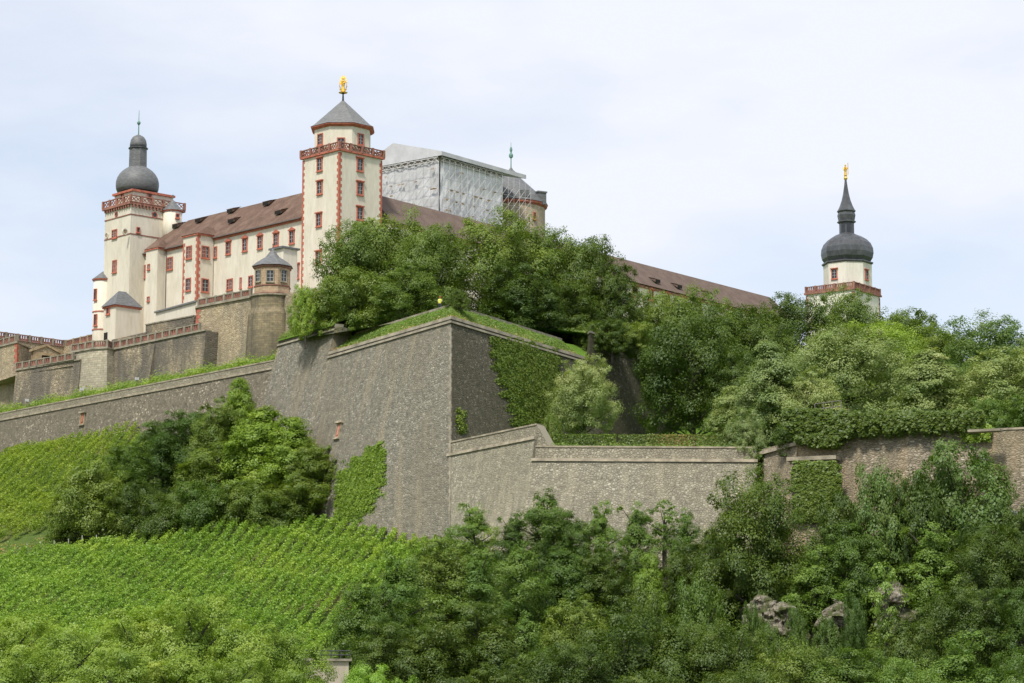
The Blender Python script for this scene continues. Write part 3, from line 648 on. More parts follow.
bal_thing('balustrade', [up(E0, ZE + .22), up(E1 + Vector((-.3, .3, 0)), ZE + .22)], 'short balustrade on the tan edge block', 1.25, 2.2)
bal_thing('balustrade', [up(Q0, ZQ), up(Q1, ZQ)], 'rear reddish grey balustrade sinking away from the edge of the view', 1.3, 2.6, 'b', ('redgrey', 'redgrey', 'stone'))
bal_thing('balustrade', [up(Q1 + Vector((.5, 0, 0)), ZQ), up(Q2, ZQ)], 'rear tan and red balustrade ending at the cream annex', 1.3, 2.6, 'b', ('stone_tan', 'redgrey', 'stone_tan'))
bal_thing('balustrade', [up(K1 + flat(K2 - K1).normalized() * .5, ZK + .28), up(K2 - flat(K2 - K1).normalized() * .3, ZK + .28)], 'weathered balustrade on the tan retaining wall leading to the pavilion', 1.15, 2.2, 'b', ('band_grey', 'redgrey', 'stone'))
# grey plinth walls between terrace and castle
g1 = P(114, 340, 447); g2 = PZ(148, 332.5, g1.z)
pw = thing('plinth_wall', (g1.x, g1.y, 66), 'low grey stone plinth walls at the foot of the cream wing', 'wall')
mb = MB(); mb.bar(g1, g2, 1.0, 60, g1.z); mb.build('masonry', M['terracewall'], pw)
g3 = P(148, 325.5, 440); g4 = PZ(196, 316.5, g3.z); mb = MB(); mb.bar(g3, g4, 1.0, 60, g3.z); mb.build('masonry', M['terracewall'], pw)
mb = MB(); mb.bar(g3, g4, 1.25, g3.z + .002, g3.z + .2); mb.build('coping', M['band_grey'], pw)
# garden portal with a gable on the sunken terrace
pc = P(45, 363, 466)
pt = thing('garden_portal', (pc.x, pc.y, ZT2 - .8), 'weathered stone garden portal with a low gable between the balustrades', 'portal')
ax = Vector((.80, .6, 0)); a, b = pc - ax * 2.6, pc + ax * 2.6
mb = MB(); zt = P(45, 353, 466).z; zz = ZT2 - .8
mb.bar(a, a + ax * 1.7, .9, zz, zt); mb.bar(b - ax * 1.7, b, .9, zz, zt); mb.bar(a + ax * 1.7, b - ax * 1.7, .9, zt - .5, zt); mb.build('portal_wall', M['stone_tan'], pt)
mb = MB(); mb.bar(a - ax * .4, pc, 1.3, (zt + .004, zt + 1.2), (zt + .4, zt + 1.6)); mb.bar(pc, b + ax * .4, 1.3, (zt + 1.2, zt + .004), (zt + 1.6, zt + .4)); mb.build('gable_coping', M['stone_tan'], pt)
mb = MB(); mb.bar(a, pc, .8, zt + .003, (zt + .02, zt + 1.25)); mb.bar(pc, b, .8, zt + .003, (zt + 1.25, zt + .02)); mb.build('gable', M['tanwall'], pt)
mb = MB(); mb.bar(a + ax * 1.7, b - ax * 1.7, .2, zz, zt - .5); mb.build('door', M['dark'], pt)

# ------------------------------------------------------------------ windows
WCACHE = {}
def win_meshes(wd, ht, style):
    key = (wd, ht, style)
    if key in WCACHE: return WCACHE[key]
    j = .19 if style != 'thin' else .13; x = wd / 2; z = ht / 2; s = MB()
    s.bar((-x - j, 0, 0), (-x, 0, 0), .32, -z - j, z + j); s.bar((x, 0, 0), (x + j, 0, 0), .32, -z - j, z + j)
    s.bar((-x, 0, 0), (x, 0, 0), .32, z, z + j); s.bar((-x, 0, 0), (x, 0, 0), .32, -z - j, -z)
    s.bar((-x - j - .1, 0, 0), (x + j + .1, 0, 0), .5, -z - j - .14, -z - j - .003)
    if style in ('ped', 'cor'):
        s.bar((-x - j - .18, 0, 0), (x + j + .18, 0, 0), .66, z + j + .003, z + j + .2)
    if style == 'ped':
        s.bar((-x - j - .1, 0, 0), (0, 0, 0), .5, z + j + .203, (z + j + .21, z + j + .62)); s.bar((0, 0, 0), (x + j + .1, 0, 0), .5, z + j + .203, (z + j + .62, z + j + .21))
    if style == 'dbl': s.bar((-.09, 0, 0), (.09, 0, 0), .3, -z, z)
    g = MB(); g.bar((-x, 0, 0), (x, 0, 0), .08, -z, z)
    b = MB()
    if style != 'dbl': b.bar((-.035, .06, 0), (.035, .06, 0), .06, -z, z)
    else:
        b.bar((-x / 2 - .03, .06, 0), (-x / 2 + .03, .06, 0), .06, -z, z); b.bar((x / 2 - .03, .06, 0), (x / 2 + .03, .06, 0), .06, -z, z)
    for q in (.30, -.30): b.bar((-x, .062, 0), (x, .062, 0), .05, q * ht / 2 * 1.1 - .03, q * ht / 2 * 1.1 + .03)
    r = (s.mesh('window', M['red']), g.mesh('pane', M['glass']), b.mesh('glazing_bar', M['bars']))
    WCACHE[key] = r; return r
def window(root, px, py, A, n, wd, ht, style='plain', bars=True, sur=None):
    n = flat(n).normalized(); c = hit(px, py, A, n) + n * .02
    ms_ = win_meshes(wd, ht, style)
    o = bpy.data.objects.new('window', ms_[0]); COL.objects.link(o); o.parent = root
    o.location = c - parent_org(root); o.rotation_euler = (0, 0, math.atan2(-n.x, n.y))
    if sur: o.material_slots[0].link = 'OBJECT'; o.material_slots[0].material = M[sur]
    for nm, me in zip(('pane', 'glazing_bar'), ms_[1:]):
        if nm == 'glazing_bar' and not bars: continue
        q = bpy.data.objects.new(nm, me); COL.objects.link(q); q.parent = o
    return o
def wall_plane(A, B):
    d = flat(B - A).normalized(); n = Vector((d.y, -d.x, 0))
    if n.dot(flat(A)) > 0: n = -n
    return Vector(A), n
def quoins(root, c, d1, d2, z0, z1, mat, h=.55):
    """dressed stones at a wall corner c with walls leaving along d1 and d2"""
    mb = MB(); z = z0; k = 0; d1 = flat(d1).normalized(); d2 = flat(d2).normalized(); o = -(d1 + d2).normalized() * .05
    while z < z1 - .2:
        zt = min(z + h - .02, z1); l1, l2 = (.62, .36) if k % 2 else (.36, .62); c0 = flat(c) + o
        r = lambda q: [c0 + UP * q, c0 + d2 * l2 + UP * q, c0 + d2 * l2 + d1 * .3 + UP * q, c0 + d1 * .3 + d2 * .3 + UP * q, c0 + d1 * l1 + d2 * .3 + UP * q, c0 + d1 * l1 + UP * q]
        mb.hexa(r(z), r(zt)); z += h; k += 1
    return mb.build('quoin_edging', mat, root)
def cornice(mb, pl, z0, z1, proud):
    """moulding round polygon pl (ccw): solid slab a bit larger than the wall"""
    c = Vector((sum(p[0] for p in pl) / len(pl), sum(p[1] for p in pl) / len(pl), 0))
    q = [Vector((p[0], p[1], 0)) + (Vector((p[0], p[1], 0)) - c).normalized() * proud * 1.414 for p in pl]
    return mb.prism(q, z0, z1)
def rect(C, uL, uR, wL, wR):
    return [C, C + uR * wR, C + uR * wR + uL * wL, C + uL * wL]
def uv2(deg): return Vector((math.cos(RAD(deg)), math.sin(RAD(deg)), 0))

# ------------------------------------------------------------------ tower with the gilded figure
C = flat(P(339.3, 160, 425)); uL, uR = uv2(134.5), uv2(44.5); W = 9.7
zb = P(339.5, 150.5, 425).z; zbal = P(339, 141.8, 425).z
t1 = thing('castle_tower', (C.x, C.y, ZK - .2), 'tall square cream tower with red corner stones, pointed slate roof and gilded figure on top', 'tower')
R_ = rect(C, uL, uR, W, W)
MB().prism(R_, ZK - 6, zb).build('wall', M['cream'], t1)
mb = MB(); cornice(mb, R_, zb + .002, zb + .28, .35); mb.build('cornice', M['red'], t1)
Rb = rect(C - (uL + uR) * .2, uL, uR, W + .4, W + .4)
balustrade(t1, [up(p, zb + .282) for p in (Rb[3], Rb[0], Rb[1])], zbal - zb - .28, M['redbal'], M['redbal'], M['redbal'], 2.4, 'x', 'balustrade')
balustrade(t1, [up(p, zb + .282) for p in (Rb[1] + uL * .3, Rb[2], Rb[3] - uR * .3 + uR * .6)], zbal - zb - .28, M['redbal'], M['redbal'], M['redbal'], 2.4, 'x', 'balustrade')
quoins(t1, R_[0], uL, uR, ZK, zb - .1, M['red']); quoins(t1, R_[1], -uR, uL, ZK, zb - .1, M['red']); quoins(t1, R_[3], uR, -uL, ZK, zb - .1, M['red'])
OC = C + (uL + uR) * W / 2; ze = P(342, 132.5, OC.y).z; za = P(342.6, 101, OC.y).z
MB().lathe(OC, [(5.1, zb + .284), (5.1, ze)], 8, RAD(22.5)).build('octagon_wall', M['cream'], t1)
MB().lathe(OC, [(5.3, ze + .002), (5.75, ze + .3), (5.75, ze + .5), (4.9, ze + .5)], 8, RAD(22.5)).build('eaves_cornice', M['red'], t1)
MB().lathe(OC, [(5.85, ze + .506), (5.2, ze + .9), (.25, za)], 8, RAD(22.5)).build('roof', M['slate_light'], t1)
MB().lathe(OC, [(.24, za - .2), (.16, za + .4), (.12, za + 1.2), (.3, za + 1.35), (.12, za + 1.5)], 8).build('finial', M['iron'], t1)
def gilt_figure(root, c, z, h, rays):
    mb = MB(); mb.lathe(c, [(.22 * h / 2, z), (.27 * h / 2, z + .05 * h), (.2 * h / 2, z + .35 * h), (.26 * h / 2, z + .6 * h), (.3 * h / 2, z + .72 * h), (.12 * h / 2, z + .8 * h), (.1 * h / 2, z + .82 * h), (.15 * h / 2, z + .9 * h), (.12 * h / 2, z + .97 * h), (.02, z + h)], 10)
    s = h * .16
    mb.rod((c.x - s, c.y, z + .7 * h), (c.x - s * .9, c.y - s * .9, z + .5 * h), .05 * h, 6); mb.rod((c.x + s, c.y, z + .7 * h), (c.x + s * .6, c.y - s, z + .58 * h), .05 * h, 6)
    if rays:
        for k in range(32):
            a = 2 * math.pi * k / 32; r = 1.14 if k % 2 else 1.0
            A = Vector((c.x + math.sin(a) * .2 * h, c.y + .08, z + .52 * h + math.cos(a) * .42 * h)); B = Vector((c.x + math.sin(a) * .25 * h * r, c.y + .08, z + .52 * h + math.cos(a) * .56 * h * r))
            mb.rod(A, B, .05 * h, 4, .02 * h)
        mb.lathe((c.x, c.y), [(.26 * h, z - .06 * h), (.3 * h, z - .02 * h), (.2 * h, z + .01 * h)], 10)
    else:
        mb.rod((c.x + s * 1.2, c.y - s, z + .1 * h), (c.x + s * 1.2, c.y - s, z + 1.1 * h), .03 * h, 5)
    return mb.build('gilded_statue', M['gold'], root, smooth=False)
gilt_figure(t1, OC, za + 1.55, 2.7, True)
LP1 = wall_plane(R_[3], R_[0]); RP1 = wall_plane(R_[0], R_[1])
for px, py in ((320, 164.6), (320, 187.8), (319.2, 220), (318.8, 258)): window(t1, px, py, *LP1, 1.05, 1.95, 'cor')
for px, py in ((359.7, 164.8), (359.7, 188.5), (359.5, 213.5), (359.3, 246)): window(t1, px, py, *RP1, 1.05, 1.95, 'cor')
for k_, (px, py) in {-135: (320.5, 139.5), -45: (360.5, 139.5), -90: (341, 143.5)}.items():
    n = uv2(k_); window(t1, px, py, OC + n * 5.1 * math.cos(RAD(22.5)), n, 1.0, 1.7, 'plain')

# ------------------------------------------------------------------ domed tower at the far end
C = flat(P(130.6, 220, 463)); uL, uR = uv2(132.0), uv2(42.0); wL, wR = 8.6, 11.4
t2 = thing('castle_tower', (C.x, C.y, ZT), 'cream tower with a fat round slate dome and lantern, red openwork balustrade below the dome', 'tower')
R_ = rect(C, uL, uR, wL, wR); zc = P(131.3, 203.5, 463).z; zt = P(131.3, 195, 463).z
MB().prism(R_, ZT - 4, zc).build('wall', M['cream'], t2)
mb = MB(); cornice(mb, R_, zc - .1, zc + .3, .45)
for (a, b) in ((R_[3], R_[0]), (R_[0], R_[1])):
    L = (b - a).length; d = (b - a).normalized(); n = Vector((d.y, -d.x, 0)); k = int(L / .75)
    for i in range(k): 
        q = a + d * (i + .5) * L / k + n * .2; mb.box((q.x, q.y), .12, .2, zc - .6, zc - .103, math.atan2(d.y, d.x))
mb.build('corbel_cornice', M['redbal'], t2)
Rb = rect(C - (uL + uR) * .3, uL, uR, wL + .6, wR + .6)
balustrade(t2, [up(p, zc + .302) for p in (Rb[3], Rb[0], Rb[1])], zt - zc - .3, M['redbal'], M['redbal'], M['redbal'], 2.3, 'x', 'balustrade')
for zz_ in (P(130.4, 214, 463).z, P(130.4, 233.5, 463).z):
    mb = MB(); cornice(mb, R_, zz_ - .1, zz_ + .1, .08); mb.build('string_course', M['redgrey'], t2)
TC = C + uL * wL / 2 + uR * wR / 2
R2_ = rect(C + uL * 1.0 + uR * 1.1, uL, uR, wL - 2.4, wR - 2.6)
zu0, zu1 = zc + .304, P(132.2, 190.5, 464).z
MB().prism(R2_, zu0, zu1).build('attic_wall', M['cream'], t2)
mb = MB(); cornice(mb, R2_, zu1 + .002, zu1 + .4, .35); mb.build('attic_cornice', M['red'], t2)
mb = MB(); q = [p + (TC - p).normalized() * -.3 for p in R2_]; mb.hexa([up(p, zu1 + .404) for p in q], [up(p.lerp(TC, .6), zu1 + 1.0) for p in q]); mb.build('dome_skirt', M['slate'], t2)
def zz(py, px=137.5): return P(px, py, TC.y).z
DC = flat(P(137.5, 180, TC.y)); DC.y = TC.y
prof = [(3.55, zz(192.5)), (3.8, zz(189.5)), (3.88, zz(186)), (3.84, zz(182.5)), (3.62, zz(178.5)), (3.2, zz(174.5)), (2.6, zz(171)), (1.95, zz(168.6)), (1.6, zz(167.4))]
prof = [(a * 1.05, b) for a, b in prof]; MB().lathe(DC, prof, 20).build('dome', M['slate'], t2, smooth=True, weld=True)
MB().lathe(DC, [(1.72, zz(167.2)), (1.68, zz(149.6))], 8, RAD(22.5)).build('lantern', M['slate'], t2)
MB().lathe(DC, [(1.6, zz(149.6)), (1.85, zz(149)), (1.85, zz(148.2)), (1.6, zz(147.8))], 16).build('lantern_cornice', M['lead'], t2)
MB().lathe(DC, [(1.58, zz(147.8)), (1.6, zz(144.5)), (1.45, zz(140.5)), (1.05, zz(137.2)), (.45, zz(135.4)), (.12, zz(134.6))], 16).build('lantern_cap', M['slate'], t2, smooth=True, weld=True)
MB().lathe(DC, [(.13, zz(135)), (.09, zz(125.4)), (.28, zz(124)), (.36, zz(122.9)), (.28, zz(121.8)), (.07, zz(120.6)), (.04, zz(110.5))], 8).build('finial', M['copper'], t2)
LP2 = wall_plane(R_[3], R_[0]); RP2 = wall_plane(R_[0], R_[1])
window(t2, 114.8, 234, *LP2, 1.3, 1.3, 'dbl'); window(t2, 114.8, 266.5, *LP2, 1.0, 2.0, 'dbl'); window(t2, 138, 230, *RP2, .5, .8, 'thin', False)
def round_opening(root, px, py, A, n, r, mat, name='round_window', inner='glass'):
    n = flat(n).normalized(); c = hit(px, py, A, n); t = UP.cross(n).normalized(); mb = MB()
    ring = lambda rr, o: [c + t * rr * math.cos(2 * math.pi * k / 14) + UP * rr * math.sin(2 * math.pi * k / 14) + n * o for k in range(14)]
    a, b = ring(r * 1.45, .12), ring(r, .12); a0, b0 = ring(r * 1.45, -.1), ring(r, .03)
    for k in range(14):
        j = (k + 1) % 14; mb.poly([a[k], a[j], b[j], b[k]]); mb.poly([a0[k], a0[j], a[j], a[k]]); mb.poly([b[k], b[j], b0[j], b0[k]])
    o = mb.build(name, mat, root); p = MB(); p.poly(ring(r, .03)); p.build('pane' if inner == 'glass' else 'niche_back', M[inner], o)
round_opening(t2, 116.5, 214.3, *LP2, .36, M['red']); round_opening(t2, 154.5, 215, *RP2, .42, M['red'])
round_opening(t2, 106.8, 235.5, *LP2, .42, M['cream'], 'arched_niche', 'stone_tan'); round_opening(t2, 125, 231.5, *RP2, .42, M['cream'], 'arched_niche', 'stone_tan')
a2 = wall_plane(R2_[0], R2_[1]); window(t2, 149.5, 195.5, *a2, .7, .7, 'plain', False); a2 = wall_plane(R2_[3], R2_[0]); window(t2, 122.5, 195.6, *a2, .5, .5, 'thin', False)
SC = flat(P(172.6, 212, 468)); zz3 = lambda py: P(172.6, py, 468).z
MB().lathe(SC, [(1.75, zz3(245)), (1.75, zz3(212.4))], 16).build('side_turret', M['cream'], t2, smooth=True, weld=True)
MB().lathe(SC, [(1.8, zz3(212.6)), (2.0, zz3(211.9)), (2.0, zz3(211.4)), (1.7, zz3(211.3))], 16).build('turret_cornice', M['red'], t2)
MB().lathe(SC, [(2.05, zz3(211.3)), (1.5, zz3(208.5)), (.08, zz3(199.8))], 16).build('turret_roof', M['slate'], t2)
MB().lathe(SC, [(.06, zz3(200)), (.05, zz3(196)), (.16, zz3(195.4)), (.04, zz3(194.4))], 6).build('turret_finial', M['copper'], t2)
n = Vector((.35, -.94, 0)).normalized(); window(t2, 177.5, 216, SC + n * 1.75, n, .5, .6, 'thin', False)

# ------------------------------------------------------------------ east wing
uE = uv2(134.0); nE = Vector((-uE.y * 1, uE.x, 0)); nE = nE if nE.y < 0 else -nE
F0 = flat(P(303, 230, 432.2)); zev = hit(300, 217.8, F0, Vector((-.72, -.69, 0))).z
Fpl = (F0, nE)
F1 = flat(hit(135, 255, F0, nE)); F1z = zev
wing = thing('castle_wing', (F0.x, F0.y, ZK), 'long cream wing with red window surrounds and brown tiled roof between the two cream towers', 'building')
inw = -nE; DEP = 12.0
zrd = hit(300, 193.4, F0 + inw * 6, nE).z
pl = [F1, F0, F0 + inw * DEP, F1 + inw * DEP]
MB().prism(pl, ZT - 4, zev).build('wall', M['cream'], wing)
mb = MB(); mb.bar(F1, F0, .5, zev - .55, zev - .002, 0); mb.build('eaves_cornice', M['red'], wing)
e = .55; rs = F1 + uE * -8.2 + inw * 6
a, b = F1 + nE * e + uE * .9, F0 + nE * e; c_, d_ = F0 + inw * (DEP + e), F1 + inw * (DEP + e) + uE * .9
mb = MB(); zl_ = zev - .05; r0 = up(rs, zrd); r1 = up(F0 + inw * 6, zrd)
mb.poly([up(a, zl_), up(b, zl_), r1, r0]); mb.poly([up(c_, zl_), up(d_, zl_), r0, r1]); mb.poly([up(d_, zl_), up(a, zl_), r0]); mb.poly([up(a, zl_), up(d_, zl_), up(c_, zl_), up(b, zl_)]); mb.poly([up(b, zl_), up(c_, zl_), r1])
mb.build('roof', M['tile'], wing)
mb = MB(); mb.bar(a, b, .22, zl_ - .2, zl_ - .004, -.0); mb.build('gutter', M['pipe'], wing)
rn = (up(b, zl_) - up(a, zl_)).cross(r1 - up(b, zl_)).normalized(); rn = rn if rn.z > 0 else -rn
ridge_dir = flat(uE)
def dormer(root, px, py, A, n, along, out_, mat, wd=1.7):
    c = hit(px, py, A, n); h = flat(out_).normalized(); al = flat(along).normalized()
    f = c + h * .55 - UP * .1; tz_ = .75
    mb = MB(); l, r = f - al * wd / 2, f + al * wd / 2
    bk = c - h * 1.5 + UP * (tz_ + .45)
    mb.poly([l + UP * tz_ - al * .15, r + UP * tz_ + al * .15, bk + al * (wd / 2 + .15), bk - al * (wd / 2 + .15)]); mb.poly([l, l + UP * tz_, bk - al * wd / 2]); mb.poly([r + UP * tz_, r, bk + al * wd / 2])
    mb.poly([l + UP * (tz_ - .1) - al * .15, r + UP * (tz_ - .1) + al * .15, r + UP * tz_ + al * .15, l + UP * tz_ - al * .15])
    o = mb.build('dormer', mat, root); g = MB(); g.poly([l, r, r + UP * (tz_ - .1), l + UP * (tz_ - .1)]); g.build('opening', M['dark'], o)
for px, py in ((268, 205), (232, 212.5), (280, 214), (233, 222.5), (200, 222), (177, 227.5)): dormer(wing, px, py, up(a, zl_), rn, uE, nE, M['tile'])
for px, py in ((228.6, 248.2), (245.2, 245), (260.3, 242.5), (276.4, 239.8), (292.2, 237.3)): window(wing, px, py, *Fpl, 1.0, 1.95, 'ped')
for px, py, w_, h_, st in ((230, 284.6, 1.3, 1.7, 'dbl'), (251, 281.5, .9, 1.7, 'plain'), (294.2, 272, .75, 2.2, 'cor'), (297.6, 271.5, .6, 2.2, 'cor'), (215.6, 252.3, .55, 1.7, 'plain'), (241, 283, .25, 1.7, 'thin'), (266, 279, .9, 1.7, 'plain'), (281, 276, .9, 1.7, 'plain'),
                            (170.3, 263.6, 1.25, 2.0, 'dbl'), (134.8 + 3, 272.4, 1.2, 1.9, 'dbl'), (145.5, 271.5, .2, 2.2, 'thin')): window(wing, px, py, *Fpl, w_, h_, st)
# projecting bays with slate caps
def bay(px_in, px_out, px_left, z0, pyt, wins, roofmat, q):
    R = hit(px_in, 260, F0, nE); R = flat(R); nd = flat(ray(px_out, 260)).normalized()
    # the corner lies nE-wards of R, where the pixel column px_out is
    tt = (R.x - nd.x / nd.y * R.y) / (nE.x - nd.x / nd.y * nE.y) * -1; Cn = R + nE * tt
    A, n = Vector(Cn), nE; Lf = flat(hit(px_left, 260, A, n)); ztop = P(px_out, pyt, Cn.y).z
    back = (R - Cn); pl = [Lf, Cn, R - nE * .01, Lf + back]
    MB().prism(pl, z0, ztop - .3).build('bay', M['cream'], wing)
    mb = MB(); cornice(mb, pl, ztop - .298, ztop, .25); mb.build('bay_cornice', M['red'], wing)
    cm = (Lf + Cn) / 2 + back * 1.3; qq = [p + (flat(p) - (Lf + Cn + R + Lf + back) / 4).normalized() * .5 for p in pl]
    mb = MB(); mb.hexa([up(p, ztop + .004) for p in qq], [up(p.lerp(cm, .62), ztop + 1.7) for p in qq]); mb.build('bay_roof', roofmat, wing)
    if q: quoins(wing, Cn, flat(Lf - Cn), flat(R - Cn), z0, ztop - .35, M['red'], .6)
    for (px, py, w_, h_, st, side) in wins:
        pln = (A, n) if side == 'L' else wall_plane(Cn, R)
        window(wing, px, py, pln[0], pln[1], w_, h_, st)
    return Lf, Cn, R
bB = bay(214, 197.5, 183, ZT, 233.0, [(189.3, 252.5, 1.25, 2.0, 'dbl', 'L'), (205, 252.3, 1.3, 1.9, 'dbl', 'R'), (188.6, 284.6, 1.1, 2.0, 'plain', 'L'), (204.8, 285.5, 1.25, 2.1, 'plain', 'R')], M['tile'], True)
quoins(wing, bB[0], flat(bB[1] - bB[0]), -nE, P(182, 303, bB[0].y).z, P(182, 243, bB[0].y).z, M['red'], .6)
bA = bay(165.5, 157.5, 146, ZT - 3, 247.2, [(149, 267, .45, .8, 'thin', 'L'), (140.6 + 8, 299, .45, .6, 'thin', 'L')], M['tile'], False)
window(wing, 140.4, 302.8, *Fpl, 1.3, 2.2, 'dbl')
# downpipe
c = hit(213.8, 260, F0, nE) + nE * .12; MB().rod(up(c, ZK), up(c, zev - .2), .09, 6).build('downpipe', M['pipe'], wing)
c = hit(166.4, 275, F0, nE) + nE * .12; MB().rod(up(c, ZT), up(c, zev - .2), .09, 6).build('downpipe', M['pipe'], wing)
# low lean-to in front of the bays
la = P(156, 311.5, 447); lb = PZ(196.5, 300.5, la.z)
lt = thing('lean_to', (la.x, la.y, ZT), 'low cream lean-to with slate coping in front of the bays', 'building')
mb = MB(); mb.bar(la, lb, 3, ZT - 3, la.z - .3, 1.5); mb.build('wall', M['cream'], lt)
mb = MB(); mb.bar(la - flat(lb - la).normalized() * .2, lb, 3.6, la.z - .296, (la.z, lb.z), 1.5); mb.build('roof', M['slate_light'], lt)
# small hip-roofed annex
C = flat(P(115.5, 320, 451)); aL, aR = uv2(132), uv2(42); R_ = rect(C, aL, aR, 3.9, 5.2); z1 = P(115.5, 304.5, 451).z
an = thing('castle_annex', (C.x, C.y, ZT), 'small square cream annex with hipped slate roof at the foot of the domed tower', 'building')
MB().prism(R_, ZT - 4, z1 - .35).build('wall', M['cream'], an)
mb = MB(); cornice(mb, R_, z1 - .348, z1, .2); mb.build('eaves_cornice', M['red'], an)
qc = C + aL * 1.95 + aR * 2.6; zq = P(118, 291.5, qc.y).z; q = [p + (p - qc).normalized() * .55 for p in R_]
mb = MB(); ra, rb = qc - aR * .8, qc + aR * .8; ra, rb = up(ra, zq), up(rb, zq); qq = [up(p, z1 + .003) for p in q]
mb.poly([qq[0], qq[1], rb, ra]); mb.poly([qq[1], qq[2], rb]); mb.poly([qq[2], qq[3], ra, rb]); mb.poly([qq[3], qq[0], ra]); mb.poly(list(reversed(qq))); mb.build('roof', M['slate'], an)
window(an, 108.4, 310.3, *wall_plane(R_[3], R_[0]), .75, 1.2, 'plain', False)
mb = MB(); c = hit(106, 336, *wall_plane(R_[3], R_[0])); d = aL; mb.bar(c - d * .5, c + d * .5, .3, ZT - 1, c.z + .6); mb.build('door', M['dark'], an)
# round stair tower at the outer side
C = flat(P(102.5, 300, 470)); z1 = P(101, 281.5, 470).z
st = thing('stair_tower', (C.x, C.y, ZT), 'slim round cream stair tower tucked behind the square annex', 'tower')
MB().lathe(C, [(1.75, ZT - 4), (1.75, z1)], 18).build('wall', M['cream'], st, smooth=True, weld=True)
MB().lathe(C, [(1.8, z1 + .002), (2.0, z1 + .15), (2.0, z1 + .3), (1.7, z1 + .3)], 18).build('cornice', M['red'], st)
MB().lathe(C, [(2.05, z1 + .304), (.1, z1 + 1.9)], 18).build('roof', M['slate'], st)
MB().lathe(C, [(1.86, P(101, 313, 470).z), (1.86, P(101, 312, 470).z)], 18).build('string_course', M['red'], st)
MB().lathe(C, [(1.86, P(101, 331, 470).z), (1.86, P(101, 330, 470).z)], 18).build('string_course', M['red'], st)
for py in (294.5, 320): n = Vector((-.62, -.78, 0)); window(st, 95.6, py, C + n * 1.75, n, .5, 1.9, 'thin', False)

# ------------------------------------------------------------------ octagonal pavilion on the wall
C = flat(P(272.4, 280, 413)); z0 = P(272.4, 293.5, 410).z; z1 = P(272.4, 264.5, 410).z; za = P(272.2, 248.5, 413).z
pv = thing('garden_pavilion', (C.x, C.y, z0), 'octagonal banded stone pavilion with pointed slate roof on the round wall turret', 'pavilion')
mb = MB(); a0 = RAD(22.5); rr = 3.05
for k in range(8):
    p, q = [Vector((C.x + rr * math.cos(a0 + RAD(45) * (k + j)), C.y + rr * math.sin(a0 + RAD(45) * (k + j)), 0)) for j in (0, 1)]
    mb.poly([up(p, z0), up(q, z0), up(q, z1), up(p, z1)], [(k * 2.4, z0), (k * 2.4 + 2.35, z0), (k * 2.4 + 2.35, z1), (k * 2.4, z1)])
mb.build('wall', M['brickband'], pv)
for nm, zq, hq, pr in (('base_course', z0, .3, .22), ('belt_course', z0 + 1.35, .22, .12), ('cornice', z1 - .35, .4, .2)): MB().lathe(C, [(rr + .02, zq), (rr + pr, zq + .05), (rr + pr, zq + hq), (rr - .1, zq + hq)], 8, a0).build(nm, M['redgrey'], pv)
MB().lathe(C, [(rr + .5, z1 + .06), (rr - .3, z1 + .75), (1.2, z1 + 1.75), (.06, za)], 8, a0).build('roof', M['slate'], pv)
MB().lathe(C, [(.05, za - .1), (.04, za + .5), (.12, za + .6), (.03, za + .8)], 6).build('finial', M['iron'], pv)
for k, px in ((-135, 258.5), (-90, 270.2), (-45, 283.5)):
    n = uv2(k); o = window(pv, px, 275.8, C + n * rr * math.cos(a0), n, 1.0, 1.75, 'thin', True, 'stone')
tb = thing('wall_turret', (C.x, C.y, 58), 'round dark-stained stone turret of the retaining wall, carrying the pavilion', 'turret')
mb = MB(); rp_ = [(5.0, 54), (4.4, 60), (3.9, z0 - 3.2), (3.5, z0 - 2.2), (3.5, z0 - .35)]
for (r1_, za_), (r2_, zb_) in zip(rp_[:-1], rp_[1:]):
    for k in range(24):
        a1, a2 = 2 * math.pi * k / 24, 2 * math.pi * (k + 1) / 24
        p = lambda a, r, z: Vector((C.x + r * math.cos(a), C.y + r * math.sin(a), z))
        mb.poly([p(a1, r1_, za_), p(a2, r1_, za_), p(a2, r2_, zb_), p(a1, r2_, zb_)], [(a1 * 3.5, za_), (a2 * 3.5, za_), (a2 * 3.5, zb_), (a1 * 3.5, zb_)])
mb.build('masonry', M['darkstain'], tb, smooth=True)
MB().lathe(C, [(3.5, z0 - .346), (3.75, z0 - .25), (3.75, z0 - .004), (2.9, z0 - .004)], 24).build('rim_cornice', M['stone'], tb)
# low house behind the pavilion
ca = P(278, 272, 422); 
mb = MB(); lh = thing('gate_lodge', (ca.x, ca.y, ZK), 'little cream lodge with lean slate roof squeezed between pavilion and tall tower', 'building')
d = uv2(-46); zt_ = P(288, 254, 424).z
mb.bar(ca, ca + d * 3.2, 3, ZK - 1, zt_); mb.build('wall', M['cream'], lh)
MB().bar(ca - d * .3, ca + d * 3.5, 3.8, zt_ + .003, zt_ + .3).build('roof', M['slate'], lh)

